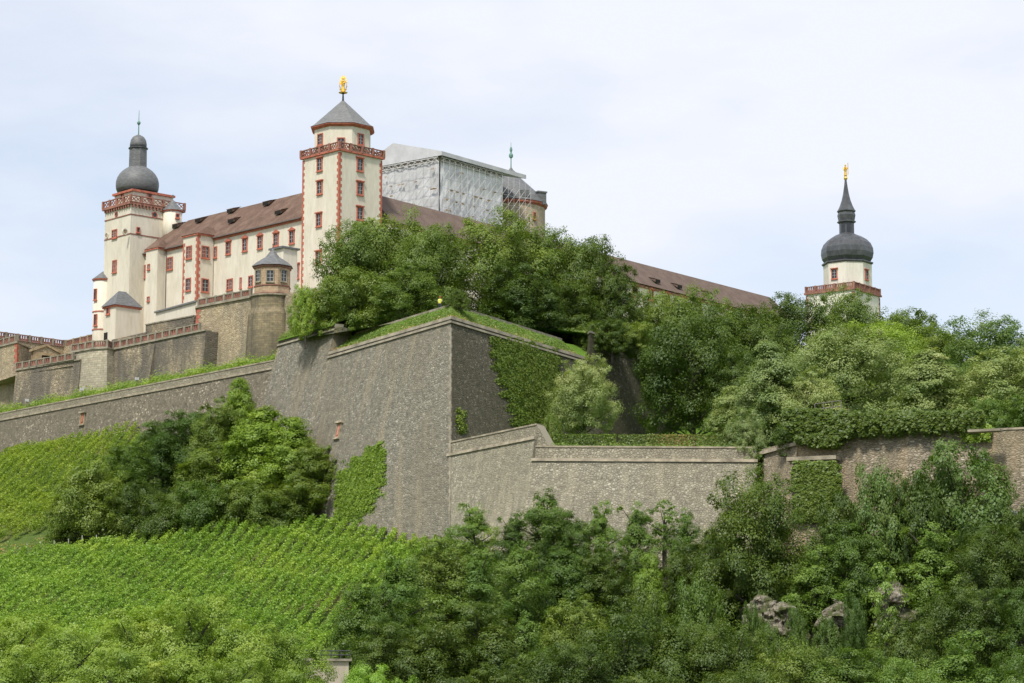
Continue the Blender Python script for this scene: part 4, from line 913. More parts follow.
# ------------------------------------------------------------------ north wing
NA = P(381.5, 195.8, 440); ZN = NA.z; NB = PZ(770, 297.3, ZN); uN = flat(NB - NA).normalized(); nN = Vector((uN.y, -uN.x, 0))
nw = thing('castle_wing', (NA.x, NA.y, ZK), 'long brown roofed wing running away behind the trees to the onion-domed tower', 'building')
dpt = 11.0; zne = P(628, 285.3, 495).z; s0 = flat(NA) - uN * 4; s1 = flat(NB)
f0, f1 = s0 + nN * dpt / 2, s1 + nN * dpt / 2; k0, k1 = s0 - nN * dpt / 2, s1 - nN * dpt / 2
MB().prism([f0, f1, k1, k0], ZK - 5, zne - .1).build('wall', M['cream'], nw)
mb = MB(); e = .6; A0, A1, D0, D1 = f0 + nN * e, f1 + nN * e + uN * .5, k0 - nN * e, k1 - nN * e + uN * .5
mb.poly([up(A0, zne), up(A1, zne), up(s1, ZN), up(s0, ZN)]); mb.poly([up(D1, zne), up(D0, zne), up(s0, ZN), up(s1, ZN)]); mb.poly([up(A1, zne), up(D1, zne), up(s1, ZN)]); mb.poly([up(D0, zne), up(A0, zne), up(s0, ZN)]); mb.poly([up(A0, zne), up(D0, zne), up(D1, zne), up(A1, zne)])
mb.build('roof', M['tile_far'], nw)
MB().bar(f0, f1, .5, zne - .6, zne - .12).build('eaves_cornice', M['redgrey'], nw)
rn = (up(A1, zne) - up(A0, zne)).cross(up(s1, ZN) - up(A1, zne)).normalized(); rn = rn if rn.z > 0 else -rn
for px, py in ((655.7, 282.5), (677.6, 288), (708, 295.5)): dormer(nw, px, py, up(A0, zne), rn, uN, nN, M['tile_far'])
npl = (f0, nN)
for px in (618, 634.5, 651, 667, 683, 699, 714): window(nw, px, 291.5 + (px - 634) * .24, *npl, 1.1, 1.8, 'ped')

# ------------------------------------------------------------------ scaffolded hall with temporary roof
SCn = flat(P(439.5, 190, 478)); vR, vL = uv2(52), uv2(142)
Lr = (flat(hit(502, 195, SCn, Vector((vR.y, -vR.x, 0)))) - SCn).length; Ll = (flat(hit(368, 190, SCn, Vector((-vL.y, vL.x, 0)))) - SCn).length
hall = thing('scaffolded_hall', (SCn.x, SCn.y, ZK), 'tall hall wrapped in white sheeting and scaffolding under a temporary white roof', 'building')
zs = P(439.5, 161, 478).z; zk0 = ZK
hp = rect(SCn, vL, vR, Ll, Lr)
MB().prism([p.lerp((hp[0] + hp[2]) / 2, .05) for p in hp], zk0, zs - .5).build('hall_wall', M['net'], hall)
mb = MB()
def wavy(mb, A, B, z0, z1, nx, nz, amp):
    d = flat(B - A); L = d.length; d.normalize(); n = Vector((d.y, -d.x, 0)); n = n if n.dot(A) < 0 else -n
    g = [[A + d * (L * i / nx) + n * (.12 + amp * (rng.random() - .5)) + UP * (z0 + (z1 - z0) * j / nz) for j in range(nz + 1)] for i in range(nx + 1)]
    for i in range(nx):
        for j in range(nz): mb.poly([g[i][j], g[i + 1][j], g[i + 1][j + 1], g[i][j + 1]])
wavy(mb, SCn + vL * Ll, SCn, zk0, zs, 22, 16, .3); mb.build('sheeting', M['sheet'], hall)
mb = MB(); wavy(mb, SCn, SCn + vR * Lr, zk0, zs, 26, 16, .28); mb.build('debris_netting', M['net'], hall)
def lattice(A, B, z0, z1, out_):
    mb = MB(); d = flat(B - A); L = d.length; d.normalize(); n = max(3, round(L / 1.8)); lv = np.arange(z0, z1 + .1, 1.9)
    for i in range(n + 1):
        q = A + d * (L * i / n) + out_; mb.rod(up(q, z0), up(q, z1 + .6), .033, 4)
    for z in lv: mb.rod(up(A + out_, z), up(B + out_, z), .04, 4)
    for i in range(n):
        for j in range(len(lv) - 1):
            if True: mb.rod(up(A + d * (L * i / n) + out_, lv[j]), up(A + d * (L * (i + 1) / n) + out_, lv[j + 1]), .032, 4)
    return mb
nLf = Vector((-vL.y, vL.x, 0)); nLf = nLf if nLf.y < 0 else -nLf; nRf = Vector((vR.y, -vR.x, 0))
lattice(SCn + vL * Ll + nLf * .7, SCn + nLf * .7, zk0, zs, nLf * .3).build('scaffold_lattice', M['pole'], hall)
Lr2 = Lr + 8.0
lattice(SCn + nRf * .7, SCn + vR * Lr2 + nRf * .7, zk0, zs - .3, nRf * .3).build('scaffold_lattice', M['pole'], hall)
mb = MB()
for _ in range(150):
    if rng.random() < .4: q = SCn + vL * (rng.random() * Ll) + nLf * .75; dd = vL
    else: q = SCn + vR * (rng.random() * Lr) + nRf * .75; dd = vR
    z = zk0 + 2.0 * int(rng.random() * (zs - zk0) / 2.0) + .08; mb.bar(q, q + dd * (.35 + rng.random() * .6), .25, z, z + .22)
mb.build('walkway_board', M['timber'], hall)
# roof: gable ends on the near-left side, ridge along vR
zrg = P(394.4, 143.6, SCn.y + vL.y * Ll * .62).z; zev2 = P(439.5, 152.3, 478).z; zap = zrg
hw = Ll * .62
rdA = SCn + vL * hw - vR * .6; rdB = SCn + vL * hw + vR * (Lr + 10.5); eA = SCn - vL * 1.0 - vR * .6; eB = SCn - vL * 1.0 + vR * (Lr + 6.5); gA = SCn + vL * (Ll + 1) - vR * .6; gB = SCn + vL * (Ll + 1) + vR * (Lr + 6)
mb = MB(); th = .8
mb.poly([up(eA, zev2), up(eB, zev2), up(rdB, zap), up(rdA, zap)]); mb.poly([up(gB, zev2), up(gA, zev2), up(rdA, zap), up(rdB, zap)]); mb.poly([up(eA, zev2), up(eA, zev2 - th), up(eB, zev2 - th), up(eB, zev2)]); mb.poly([up(eB, zev2 - th), up(eA, zev2 - th), up(rdA, zap - th), up(rdB, zap - th)]); mb.poly([up(gA, zev2 - th), up(gB, zev2 - th), up(rdB, zap - th), up(rdA, zap - th)])
mb.poly([up(eB, zev2), up(eB, zev2 - th), up(rdB, zap - th), up(rdB, zap)]); mb.poly([up(gB, zev2), up(gB, zev2 - th), up(rdB, zap - th), up(rdB, zap)])
mb.build('temporary_roof', M['sheet'], hall)
mb = MB(); mb.poly([up(eA, zev2 - th), up(eA, zev2), up(rdA, zap), up(gA, zev2), up(gA, zev2 - th)]); mb.build('gable_sheet', M['sheet'], hall)
mb = MB()
for q0, q1, dd in ((SCn + vL * Ll, SCn, nLf), (SCn, SCn + vR * Lr, nRf)):
    L = (q1 - q0).length; m = int(L / 1.6)
    for i in range(m):
        a_, b_ = q0.lerp(q1, i / m) + dd * .5, q0.lerp(q1, (i + 1) / m) + dd * .5
        mb.rod(up(a_, zs), up(b_, zev2 - th), .05, 4); mb.rod(up(b_, zs), up(a_, zev2 - th), .05, 4)
    mb.rod(up(q0 + dd * .5, zs), up(q1 + dd * .5, zs), .08, 4); mb.rod(up(q0 + dd * .5, zev2 - th - .2), up(q1 + dd * .5, zev2 - th - .2), .08, 4)
mb.build('roof_truss', M['pole'], hall)
mb = MB(); 
for q0, q1, dd in ((SCn + vL * Ll, SCn, nLf), (SCn, SCn + vR * Lr, nRf)): mb.poly([up(q0 + dd * .15, zs + .01), up(q1 + dd * .15, zs + .01), up(q1 + dd * .15, zev2 - th - .1), up(q0 + dd * .15, zev2 - th - .1)])
mb.build('eaves_net', plain('brownish net', (0.36, 0.33, 0.27), .8, .5, 1.5), hall)

# round church behind it
RCn = flat(P(511, 205, 512)); zz4 = lambda py: P(511, py, 512).z; rr = 37 * 512 / FPX
ch = thing('round_chapel', (RCn.x, RCn.y, ZK), 'round tan church with conical slate roof and copper finial behind the scaffolding', 'building')
mb = MB()
for k in range(40):
    a1, a2 = 2 * math.pi * k / 40, 2 * math.pi * (k + 1) / 40; p = lambda a, z: Vector((RCn.x + rr * .94 * math.cos(a), RCn.y + rr * .94 * math.sin(a), z))
    mb.poly([p(a1, ZK), p(a2, ZK), p(a2, zz4(207)), p(a1, zz4(207))], [(a1 * rr, ZK), (a2 * rr, ZK), (a2 * rr, zz4(207)), (a1 * rr, zz4(207))])
mb.build('wall', M['chapel'], ch, smooth=True)
MB().lathe(RCn, [(rr * .95, zz4(209.5)), (rr, zz4(208)), (rr, zz4(206)), (rr * .9, zz4(206))], 40).build('cornice', M['red'], ch)
MB().lathe(RCn, [(rr * 1.02, zz4(205.9)), (rr * .93, zz4(200)), (.75, zz4(173))], 40).build('roof', M['slate'], ch)
MB().lathe(RCn, [(1.75, zz4(178)), (1.6, zz4(174.5)), (.5, zz4(170.2)), (.14, zz4(167.5))], 12).build('lantern_roof', M['slate'], ch)
fc = flat(P(513.4, 160, RCn.y)); MB().lathe(RCn + Vector((0, 0, 0)), [(.13, zz4(168)), (.1, zz4(158.5)), (.38, zz4(157.3)), (.46, zz4(155.6)), (.36, zz4(154)), (.14, zz4(152.6)), (.3, zz4(150)), (.2, zz4(147.6)), (.05, zz4(146.8)), (.04, zz4(142.5))], 8).build('finial', M['copper'], ch)
d1 = flat(P(540, 197, RCn.y - 3)); MB().box((d1.x, d1.y), .95, .95, P(540, 205, d1.y).z, P(540, 193.5, d1.y).z, .5).build('roof_hatch', M['slate'], ch)
MB().box((d1.x, d1.y), 1.1, 1.1, P(540, 193.4, d1.y).z, P(540, 192, d1.y).z, .5).build('hatch_cap', M['slate_light'], ch)
d1 = flat(P(524, 192, RCn.y - 6)); MB().box((d1.x, d1.y), .8, .8, P(524, 197, d1.y).z, P(524, 190.5, d1.y).z, .3).build('dormer', M['slate'], ch)
n = uv2(-55); window(ch, 534.5, 216, RCn + n * rr * .94, n, .4, 1.3, 'thin', False)

# ------------------------------------------------------------------ far onion-domed tower
C = flat(P(854, 290, 552)); uL, uR = uv2(144), uv2(54); W = 12.0; zb_ = P(854, 289.5, 552).z; zt_ = P(854, 281.5, 552).z
t3 = thing('castle_tower', (C.x, C.y, 70), 'far tower with black onion dome, slender spire and small gilded figure over the trees', 'tower')
R_ = rect(C, uL, uR, W, W)
MB().prism(R_, 70, zb_).build('wall', M['white'], t3)
mb = MB(); cornice(mb, R_, zb_ + .002, zb_ + .4, .35); mb.build('cornice', M['redgrey'], t3)
balustrade(t3, [up(p, zb_ + .402) for p in (R_[3], R_[0], R_[1])], zt_ - zb_ - .4, M['redgrey'], M['redgrey'], M['redgrey'], 2.6, 'b', 'balustrade')
quoins(t3, R_[0], uL, uR, 80, zb_ - .1, M['redgrey']); quoins(t3, R_[1], -uR, uL, 80, zb_ - .1, M['redgrey']); quoins(t3, R_[3], uR, -uL, 80, zb_ - .1, M['redgrey'])
OC = C + (uL + uR) * W / 2; OC = flat(P(847.3, 260, OC.y)); s = OC.y / FPX; z5 = lambda py: P(847, py, OC.y).z
a0 = RAD(22.5 + 9)
MB().lathe(OC, [(24.6 * s, zb_ + .41), (24.6 * s, z5(265.5))], 8, a0).build('octagon_wall', M['white'], t3)
MB().lathe(OC, [(25 * s, z5(265.6)), (26.2 * s, z5(264.6)), (26.2 * s, z5(263.4)), (22 * s, z5(262.8))], 8, a0).build('eaves_cornice', M['lead'], t3)
MB().lathe(OC, [(23 * s, z5(263.2)), (25.8 * s, z5(259)), (26.8 * s, z5(254)), (26.3 * s, z5(249)), (24 * s, z5(244)), (20 * s, z5(240)), (14.5 * s, z5(236.8)), (9 * s, z5(234.6)), (8 * s, z5(234))], 8, a0).build('onion_dome', M['lead'], t3)
MB().lathe(OC, [(7.6 * s, z5(234.4)), (7.6 * s, z5(223.4))], 8, a0).build('lantern', M['lead'], t3)
for k in range(8):
    n = uv2(math.degrees(a0) + 22.5 + 45 * k); q = OC + n * 7.6 * s * math.cos(RAD(22.5)); t = Vector((-n.y, n.x, 0)); MB().bar(q - t * .42, q + t * .42, .06, z5(233), z5(225.5)).build('lantern_opening', M['glass'], t3)
MB().lathe(OC, [(8 * s, z5(223.6)), (9.6 * s, z5(222.6)), (9.6 * s, z5(221.6)), (8.2 * s, z5(221)), (8.8 * s, z5(218)), (9.3 * s, z5(215.5)), (8.4 * s, z5(212.8)), (9.6 * s, z5(211.6)), (9.4 * s, z5(210.6))], 8, a0).build('upper_bulb', M['lead'], t3)
MB().lathe(OC, [(9 * s, z5(210.7)), (6.6 * s, z5(206)), (4.6 * s, z5(200.5)), (3 * s, z5(194)), (1.9 * s, z5(187)), (1 * s, z5(180))], 8, a0).build('spire', M['lead'], t3)
MB().lathe(OC, [(.15, z5(180.2)), (.3, z5(180)), (.44, z5(178.4)), (.3, z5(176.7)), (.1, z5(176.2))], 10).build('gilded_ball', M['gold'], t3, smooth=True)
gilt_figure(t3, OC, z5(176.2), 2.7, False)
for k_, px, py in ((-126, 834.5, 274), (-81 + 36, 866.3, 275)):
    n = uv2(-135 + 9 if px < 850 else -45 + 9); window(t3, px, py, OC + n * 24.6 * s * math.cos(RAD(22.5)), n, 1.1, 1.9, 'cor')

# ------------------------------------------------------------------ foliage
def leaf_mesh(name, Pts, Nrm, L, W_, tint, mat):
    n = len(Pts); r = rng.normal(size=(n, 3)); t = np.cross(Nrm, r); t /= np.linalg.norm(t, axis=1, keepdims=True) + 1e-9
    b = np.cross(Nrm, t); L = np.broadcast_to(np.asarray(L, float), (n,))[:, None]; W_ = np.broadcast_to(np.asarray(W_, float), (n,))[:, None]
    v = np.empty((n, 4, 3)); v[:, 0] = Pts - t * L / 2; v[:, 1] = Pts - b * W_ / 2 + t * L * .08; v[:, 2] = Pts + t * L / 2; v[:, 3] = Pts + b * W_ / 2 + t * L * .08
    return quads_mesh(name, v, tint, mat)
def quads_mesh(name, v, tint, mat):
    n = len(v); me = bpy.data.meshes.new(name)
    me.vertices.add(n * 4); me.vertices.foreach_set('co', v.reshape(-1).astype(np.float32))
    me.loops.add(n * 4); me.loops.foreach_set('vertex_index', np.arange(n * 4, dtype=np.int32))
    me.polygons.add(n); me.polygons.foreach_set('loop_start', np.arange(0, n * 4, 4, dtype=np.int32)); me.polygons.foreach_set('loop_total', np.full(n, 4, np.int32))
    at = me.attributes.new('tint', 'FLOAT', 'FACE'); at.data.foreach_set('value', np.asarray(tint, np.float32))
    me.materials.append(mat); me.update(calc_edges=True); me.validate(); return me
def unit(a): return a / (np.linalg.norm(a, axis=1, keepdims=True) + 1e-9)

def make_crown(name, H, wd, base, nl, clumps, per, leaf, seed, shape, droop=0.0, sparse=0.0, mat=None):
    """leaf clumps on the surfaces of uneven boughs that fill a crown of height H and width wd"""
    g = np.random.default_rng(seed); Pts = []; Nr = []; Ti = []; R = wd / 2; limbs = []
    for k in range(nl):
        u = (k + .5) / nl
        zf = base + (1 - base) * (0.06 + 0.86 * u ** .9)
        q = (zf - base) / (1 - base)
        if shape == 'round': rad = math.sqrt(max(.02, 1 - ((q - .42) / .62) ** 2))
        elif shape == 'cone': rad = max(.12, (1 - q) ** .75 * min(1, .5 + q * 2.2))
        elif shape == 'layer': rad = (.55 + .45 * math.sin(q * 9 + seed)) * math.sqrt(max(.05, 1 - ((q - .5) / .62) ** 2))
        else: rad = math.sqrt(max(.02, 1 - ((q - .2) / .85) ** 2))
        ang = k * 2.39996 + g.normal() * .35
        inner = k % 4 == 3
        rr = R * rad * (g.uniform(.02, .40) if inner else g.uniform(.58, .82))
        c = np.array([rr * math.cos(ang), rr * math.sin(ang), H * zf * g.uniform(.93, 1.03)])
        br = R * (g.uniform(.28, .38) if inner else g.uniform(.21, .33)) * (1.0 if q < .75 else .8)
        limbs.append((c, br))
        m = max(3, int(clumps * (br / R / .34) ** 2 * g.uniform(.8, 1.2)))
        d = unit(g.normal(size=(m, 3)) + np.array([0, 0, .35]) + np.r_[unit(c[None, :] * [1, 1, 0])[0] * .45][None, :])
        cc = c + d * br * np.array([1, 1, .85]) * g.uniform(.75, 1.1, size=(m, 1))
        bt = g.normal() * .13
        for i in range(m):
            if g.random() < sparse: continue
            n = int(per * g.uniform(.6, 1.3)); s = br * .27 * g.uniform(.7, 1.25)
            p = np.clip(g.normal(size=(n, 3)), -1.7, 1.7) * np.array([s, s, s * .7])
            p[:, 2] -= droop * np.abs(p[:, 0] * p[:, 0] + p[:, 1] * p[:, 1]) / max(s, .01)
            Pts.append(cc[i] + p); Nr.append(unit(d[i] * .7 + np.array([0, 0, .45]) + p / s * .30 + g.normal(size=(n, 3)) * .24))
            Ti.append(np.clip(.5 + bt + g.normal() * .10 + g.normal(size=n) * .05, 0, 1))
    Pts = np.concatenate(Pts); Nr = np.concatenate(Nr); Ti = np.concatenate(Ti)
    Pts[:, 2] = np.maximum(Pts[:, 2], .1)
    ls = leaf * g.uniform(.6, 1.35, size=len(Pts))
    global rng
    keep = rng; rng = g; me = leaf_mesh(name, Pts, Nr, ls, ls * .66, Ti, mat); rng = keep
    # trunk and limbs
    mb = MB(); n = 8; pr = []
    rt = H * .018 + .05
    mb.lathe((0, 0), [(rt * 1.5, -1.2), (rt * 1.15, .4), (rt, H * base), (rt * .7, H * (base + .35 * (1 - base))), (rt * .3, H * (base + .72 * (1 - base)))], n)
    for c, br in limbs[::2]:
        z0 = max(H * base * .8, c[2] - .45 * math.hypot(c[0], c[1]) - .6); mb.rod((0, 0, min(z0, H * .7)), tuple(c), rt * .45, 5, rt * .12)
    tm = mb.mesh('trunk', M['bark']); return dict(crown=me, trunk=tm, H=H, W=wd)
PR = {}
PR['broad'] = [make_crown('crown', 16, 14.5, .13, 54, 19, 88, .25, s, 'round') for s in (11, 12, 13)]
PR['oval'] = [make_crown('crown', 14, 10.5, .10, 50, 19, 84, .22, s, 'dome') for s in (21, 22)]
PR['cone'] = [make_crown('crown', 14, 9.5, .08, 46, 19, 82, .22, s, 'cone') for s in (31, 32)]
PR['locust'] = [make_crown('crown', 15, 9.0, .22, 36, 17, 66, .215, s, 'layer', .25, .15) for s in (41, 42, 43)]
PR['shrub'] = [make_crown('crown', 6, 7.2, .02, 36, 18, 76, .16, s, 'dome') for s in (51, 52)]
PR['fine'] = [make_crown('crown', 12, 8.5, .10, 46, 20, 92, .17, s, 'round') for s in (61, 62, 63)]
PR['thin'] = [make_crown('crown', 14, 6.5, .45, 16, 12, 30, .27, s, 'layer', .25, .25) for s in (71,)]
def plant(name, cat, loc, h, wd, proto, mat, label, group=None, k=0, rot=None):
    p = PR[proto][k % len(PR[proto])]
    t = bpy.data.objects.new(name, None); COL.objects.link(t); t.location = loc; t.rotation_euler = (0, 0, random.uniform(0, 6.28) if rot is None else rot)
    t.scale = (wd / p['W'], wd / p['W'], h / p['H']); tag(t, label, cat, group)
    c = bpy.data.objects.new('crown', p['crown']); COL.objects.link(c); c.parent = t
    c.material_slots[0].link = 'OBJECT'; c.material_slots[0].material = M[mat]
    b = bpy.data.objects.new('trunk', p['trunk']); COL.objects.link(b); b.parent = t
    return t
cnt = {}
def tree(px, pyt, wpx, Y, base, proto, mat, label, name='tree', cat='tree', group=None, slim=.72):
    top = P(px, pyt, Y); z = tz(top.x, Y) if base == 's' else uz(top.x, Y) if base == 'u' else base
    h = max(1.5, top.z - z, slim * wpx * Y / FPX); z = top.z - h; k = cnt[proto] = cnt.get(proto, -1) + 1
    return plant(name, cat, (top.x, Y, z - .1), h * 1.0, wpx * Y / FPX * 1.06, proto, 'lf_' + mat, label, group, k)

# ---- trees on the bastion
G_B = 'grove on the bastion'
BZ = TOPZ
for px, py, wp, Y, pr, mt, lb in (
    (306, 284, 36, 364, 'shrub', 'fresh', 'small fresh green bushy tree at the turret end of the bastion grove'),
    (352, 226, 82, 378, 'broad', 'mid', 'rounded green tree in front of the foot of the tall square tower'),
    (385, 211, 108, 384, 'broad', 'mid', 'broad tree of the bastion grove just beside the tall square tower, under the brown roof'),
    (428, 224, 92, 372, 'broad', 'mid', 'broad tree of the grove straight above the notched parapet and the standing person'),
    (492, 214, 116, 380, 'broad', 'mid', 'widest tree of the grove, below the white scaffolded hall'),
    (545, 221, 86, 388, 'broad', 'mid', 'tree of the grove below the round church'),
    (586, 236, 86, 388, 'broad', 'dark', 'darker tree of the grove, first one after the round church'),
    (618, 262, 52, 384, 'oval', 'dark', 'dark outermost tree of the grove hanging over the inner wall'),
    (355, 268, 74, 364, 'shrub', 'mid', 'low leafy tree at the front edge of the grove behind the parapet notch'),
    (408, 262, 70, 360, 'oval', 'mid', 'low branching tree at the grove front, above the long grass bank'),
    (520, 262, 84, 372, 'oval', 'dark', 'shaded low tree at the grove front behind the round clipped bush'),
    (565, 275, 70, 378, 'oval', 'dark', 'shaded low tree at the grove end above the bright grass bank')):
    tree(px, py, wp, Y, BZ, pr, mt, lb, 'deciduous_tree', 'tree', G_B)
tree(459, 289, 26, 337.5, BZ - .6, 'shrub', 'dark', 'round dark clipped bush on the sharp corner of the bastion', 'round_bush', 'bush')
tree(590, 322, 34, 372, ZB - .3, 'shrub', 'dark', 'dark shrub filling the gap between bastion grass bank and inner wall', 'wall_shrub', 'bush')
tree(612, 318, 54, 371, B5.z - .6, 'shrub', 'dark', 'dark shrub drooping over the near end of the inner wall', 'wall_shrub', 'bush')
tree(638, 322, 44, 372, B5.z - .6, 'shrub', 'mid', 'green shrub on the inner wall beside the grass patch', 'wall_shrub', 'bush')
# ---- the ditch and the slope behind the front wall
tree(584, 357, 68, 344, 40.2, 'broad', 'linden', 'pale round linden standing free in the ditch before the dark wall', 'linden_tree')
tree(551, 412, 24, C2.y + 6, 'u', 'shrub', 'mid', 'small bush at the step of the pale front wall', 'small_bush', 'bush')
for px, py, wp, Y, pr, mt, lb in (
    (692, 309, 108, 356, 'broad', 'dark', 'big fresh dark tree with layered boughs in the ditch, next to the dark inner wall'),
    (660, 288, 80, 394, 'broad', 'mid', 'tree under the red gabled window of the north wing'),
    (704, 289, 90, 392, 'broad', 'mid', 'tree crowning the ditch just below the brown north roof'),
    (748, 302, 104, 372, 'broad', 'dark', 'dark tree between the layered ditch tree and the pointed linden'),
    (792, 293, 86, 396, 'broad', 'dark', 'dark tree under the lower end of the long brown roof'),
    (735, 350, 60, 350, 'oval', 'dark', 'shaded tree deep in the ditch behind the pointed linden'),
    (847, 290, 78, 424, 'broad', 'mid', 'tree hiding the foot of the onion-domed tower'),
    (905, 306, 104, 404, 'broad', 'mid', 'broad tree right beside the onion-domed tower, on the skyline'),
    (878, 318, 86, 386, 'broad', 'fresh', 'fresh green tree in front of the onion-domed tower corner'),
    (942, 324, 60, 388, 'oval', 'mid', 'tree in the skyline dip after the onion-domed tower'),
    (985, 317, 112, 378, 'broad', 'olive', 'olive tree making the second hump of the skyline'),
    (1034, 332, 84, 372, 'broad', 'olive', 'olive tree cut by the edge of the view on the skyline'),
    (888, 345, 84, 352, 'broad', 'mid', 'tree filling the gap behind the wide linden'),
    (960, 365, 70, 345, 'broad', 'olive', 'tree between the two lindens above the garden wall')):
    tree(px, py, wp, Y, 'u', pr, mt, lb, 'deciduous_tree', 'tree', 'trees behind the front walls')
for px, py, wp, Y, pr, mt, lb in (
    (771, 336, 92, 318, 'cone', 'linden', 'pointed pale linden at the corner of the garden wall'),
    (735, 384, 74, 326, 'cone', 'linden', 'smaller pale linden leaning over the end of the hedge'),
    (846, 322, 128, 332, 'broad', 'linden', 'wide round yellow green linden, largest of the lindens'),
    (928, 344, 98, 324, 'cone', 'linden', 'pale pointed linden above the middle of the garden wall'),
    (1003, 345, 104, 322, 'oval', 'linden', 'pale linden at the edge of the view above the garden wall'),
    (806, 366, 76, 316, 'oval', 'linden', 'pale low linden behind the grey handrail')):
    tree(px, py, wp, Y, 'u', pr, mt, lb, 'linden_tree', 'tree', 'lindens above the garden wall')
tree(744, 406, 40, C3.y + 1.5, ZC2 - 5, 'oval', 'linden', 'tall leafy growth covering the corner where hedge and garden wall meet', 'corner_tree', 'tree')
for px, py, wp, mt, lb in (
    (806, 414, 60, 'dark', 'dark ivy-like bush hanging over the corner of the garden wall'), (846, 416, 62, 'wood', 'bush on the garden wall top, next after the dark corner bush'), (884, 415, 60, 'wood', 'bush on the wall top below the wide linden'),
    (922, 414, 60, 'wood', 'bush on the wall top below the pointed linden'), (958, 409, 52, 'wood', 'bush on the wall top between lindens'), (992, 396, 62, 'wood', 'taller bush on the wall above the projecting slab'), (1030, 392, 70, 'wood', 'tallest bush on the wall, cut by the edge of the view')):
    tree(px, py, wp, RC.y + 3.2 if px < 960 else RC.y + 4, ZR - 1.2, 'shrub', mt, lb, 'wall_bush', 'bush', 'bushes along the top of the garden wall')

# ---- wood on the vineyard slope
for px, py, wp, Y, pr, mt, lb in (
    (94, 462, 80, 362, 'shrub', 'mid', 'low rounded tree standing out into the upper vineyard'), (66, 500, 40, 363, 'shrub', 'mid', 'bush at the vineyard edge of the low rounded tree'),
    (140, 478, 56, 360, 'shrub', 'dark', 'dark bush tucked behind the low rounded vineyard tree'), (165, 495, 66, 356, 'shrub', 'dark', 'dark low bush at the foot of the slope wood'),
    (128, 440, 48, 388, 'oval', 'wood', 'shady tree at the top of the upper vineyard, nearest the rampart plaque'), (160, 420, 62, 380, 'oval', 'wood', 'dark tree of the slope wood overlapping the rampart'),
    (194, 409, 74, 376, 'broad', 'wood', 'broad shady tree in the middle of the slope wood against the rampart'), (240, 375, 52, 372, 'cone', 'fresh', 'topmost tree of the slope wood, in the angle of rampart and bastion'),
    (218, 398, 60, 370, 'oval', 'mid', 'tree below the topmost one in the angle of rampart and bastion'),
    (222, 440, 84, 362, 'oval', 'mid', 'green tree in the centre of the slope wood'), (262, 403, 96, 358, 'cone', 'fresh', 'tall fresh green tree before the slanting edge of the bastion'),
    (292, 414, 84, 354, 'cone', 'fresh', 'fresh green tree against the bastion face, towards the relief plaque'), (318, 440, 66, 351, 'oval', 'mid', 'tree at the end of the slope wood beside the ivy on the bastion'),
    (300, 470, 70, 347, 'locust', 'mid', 'airy tree with a bare visible trunk at the vineyard edge'), (246, 478, 66, 352, 'shrub', 'mid', 'bush at the foot of the tall fresh green tree'),
    (200, 482, 66, 354, 'shrub', 'wood', 'dark bush in the middle of the wood edge above the vines'), (275, 490, 60, 349, 'shrub', 'mid', 'bush between the airy tree and the wood edge')):
    tree(px, py, wp, Y, 's', pr, mt, lb, 'slope_tree' if pr != 'shrub' else 'slope_bush', 'tree' if pr != 'shrub' else 'bush', 'wood on the vineyard slope', .9)

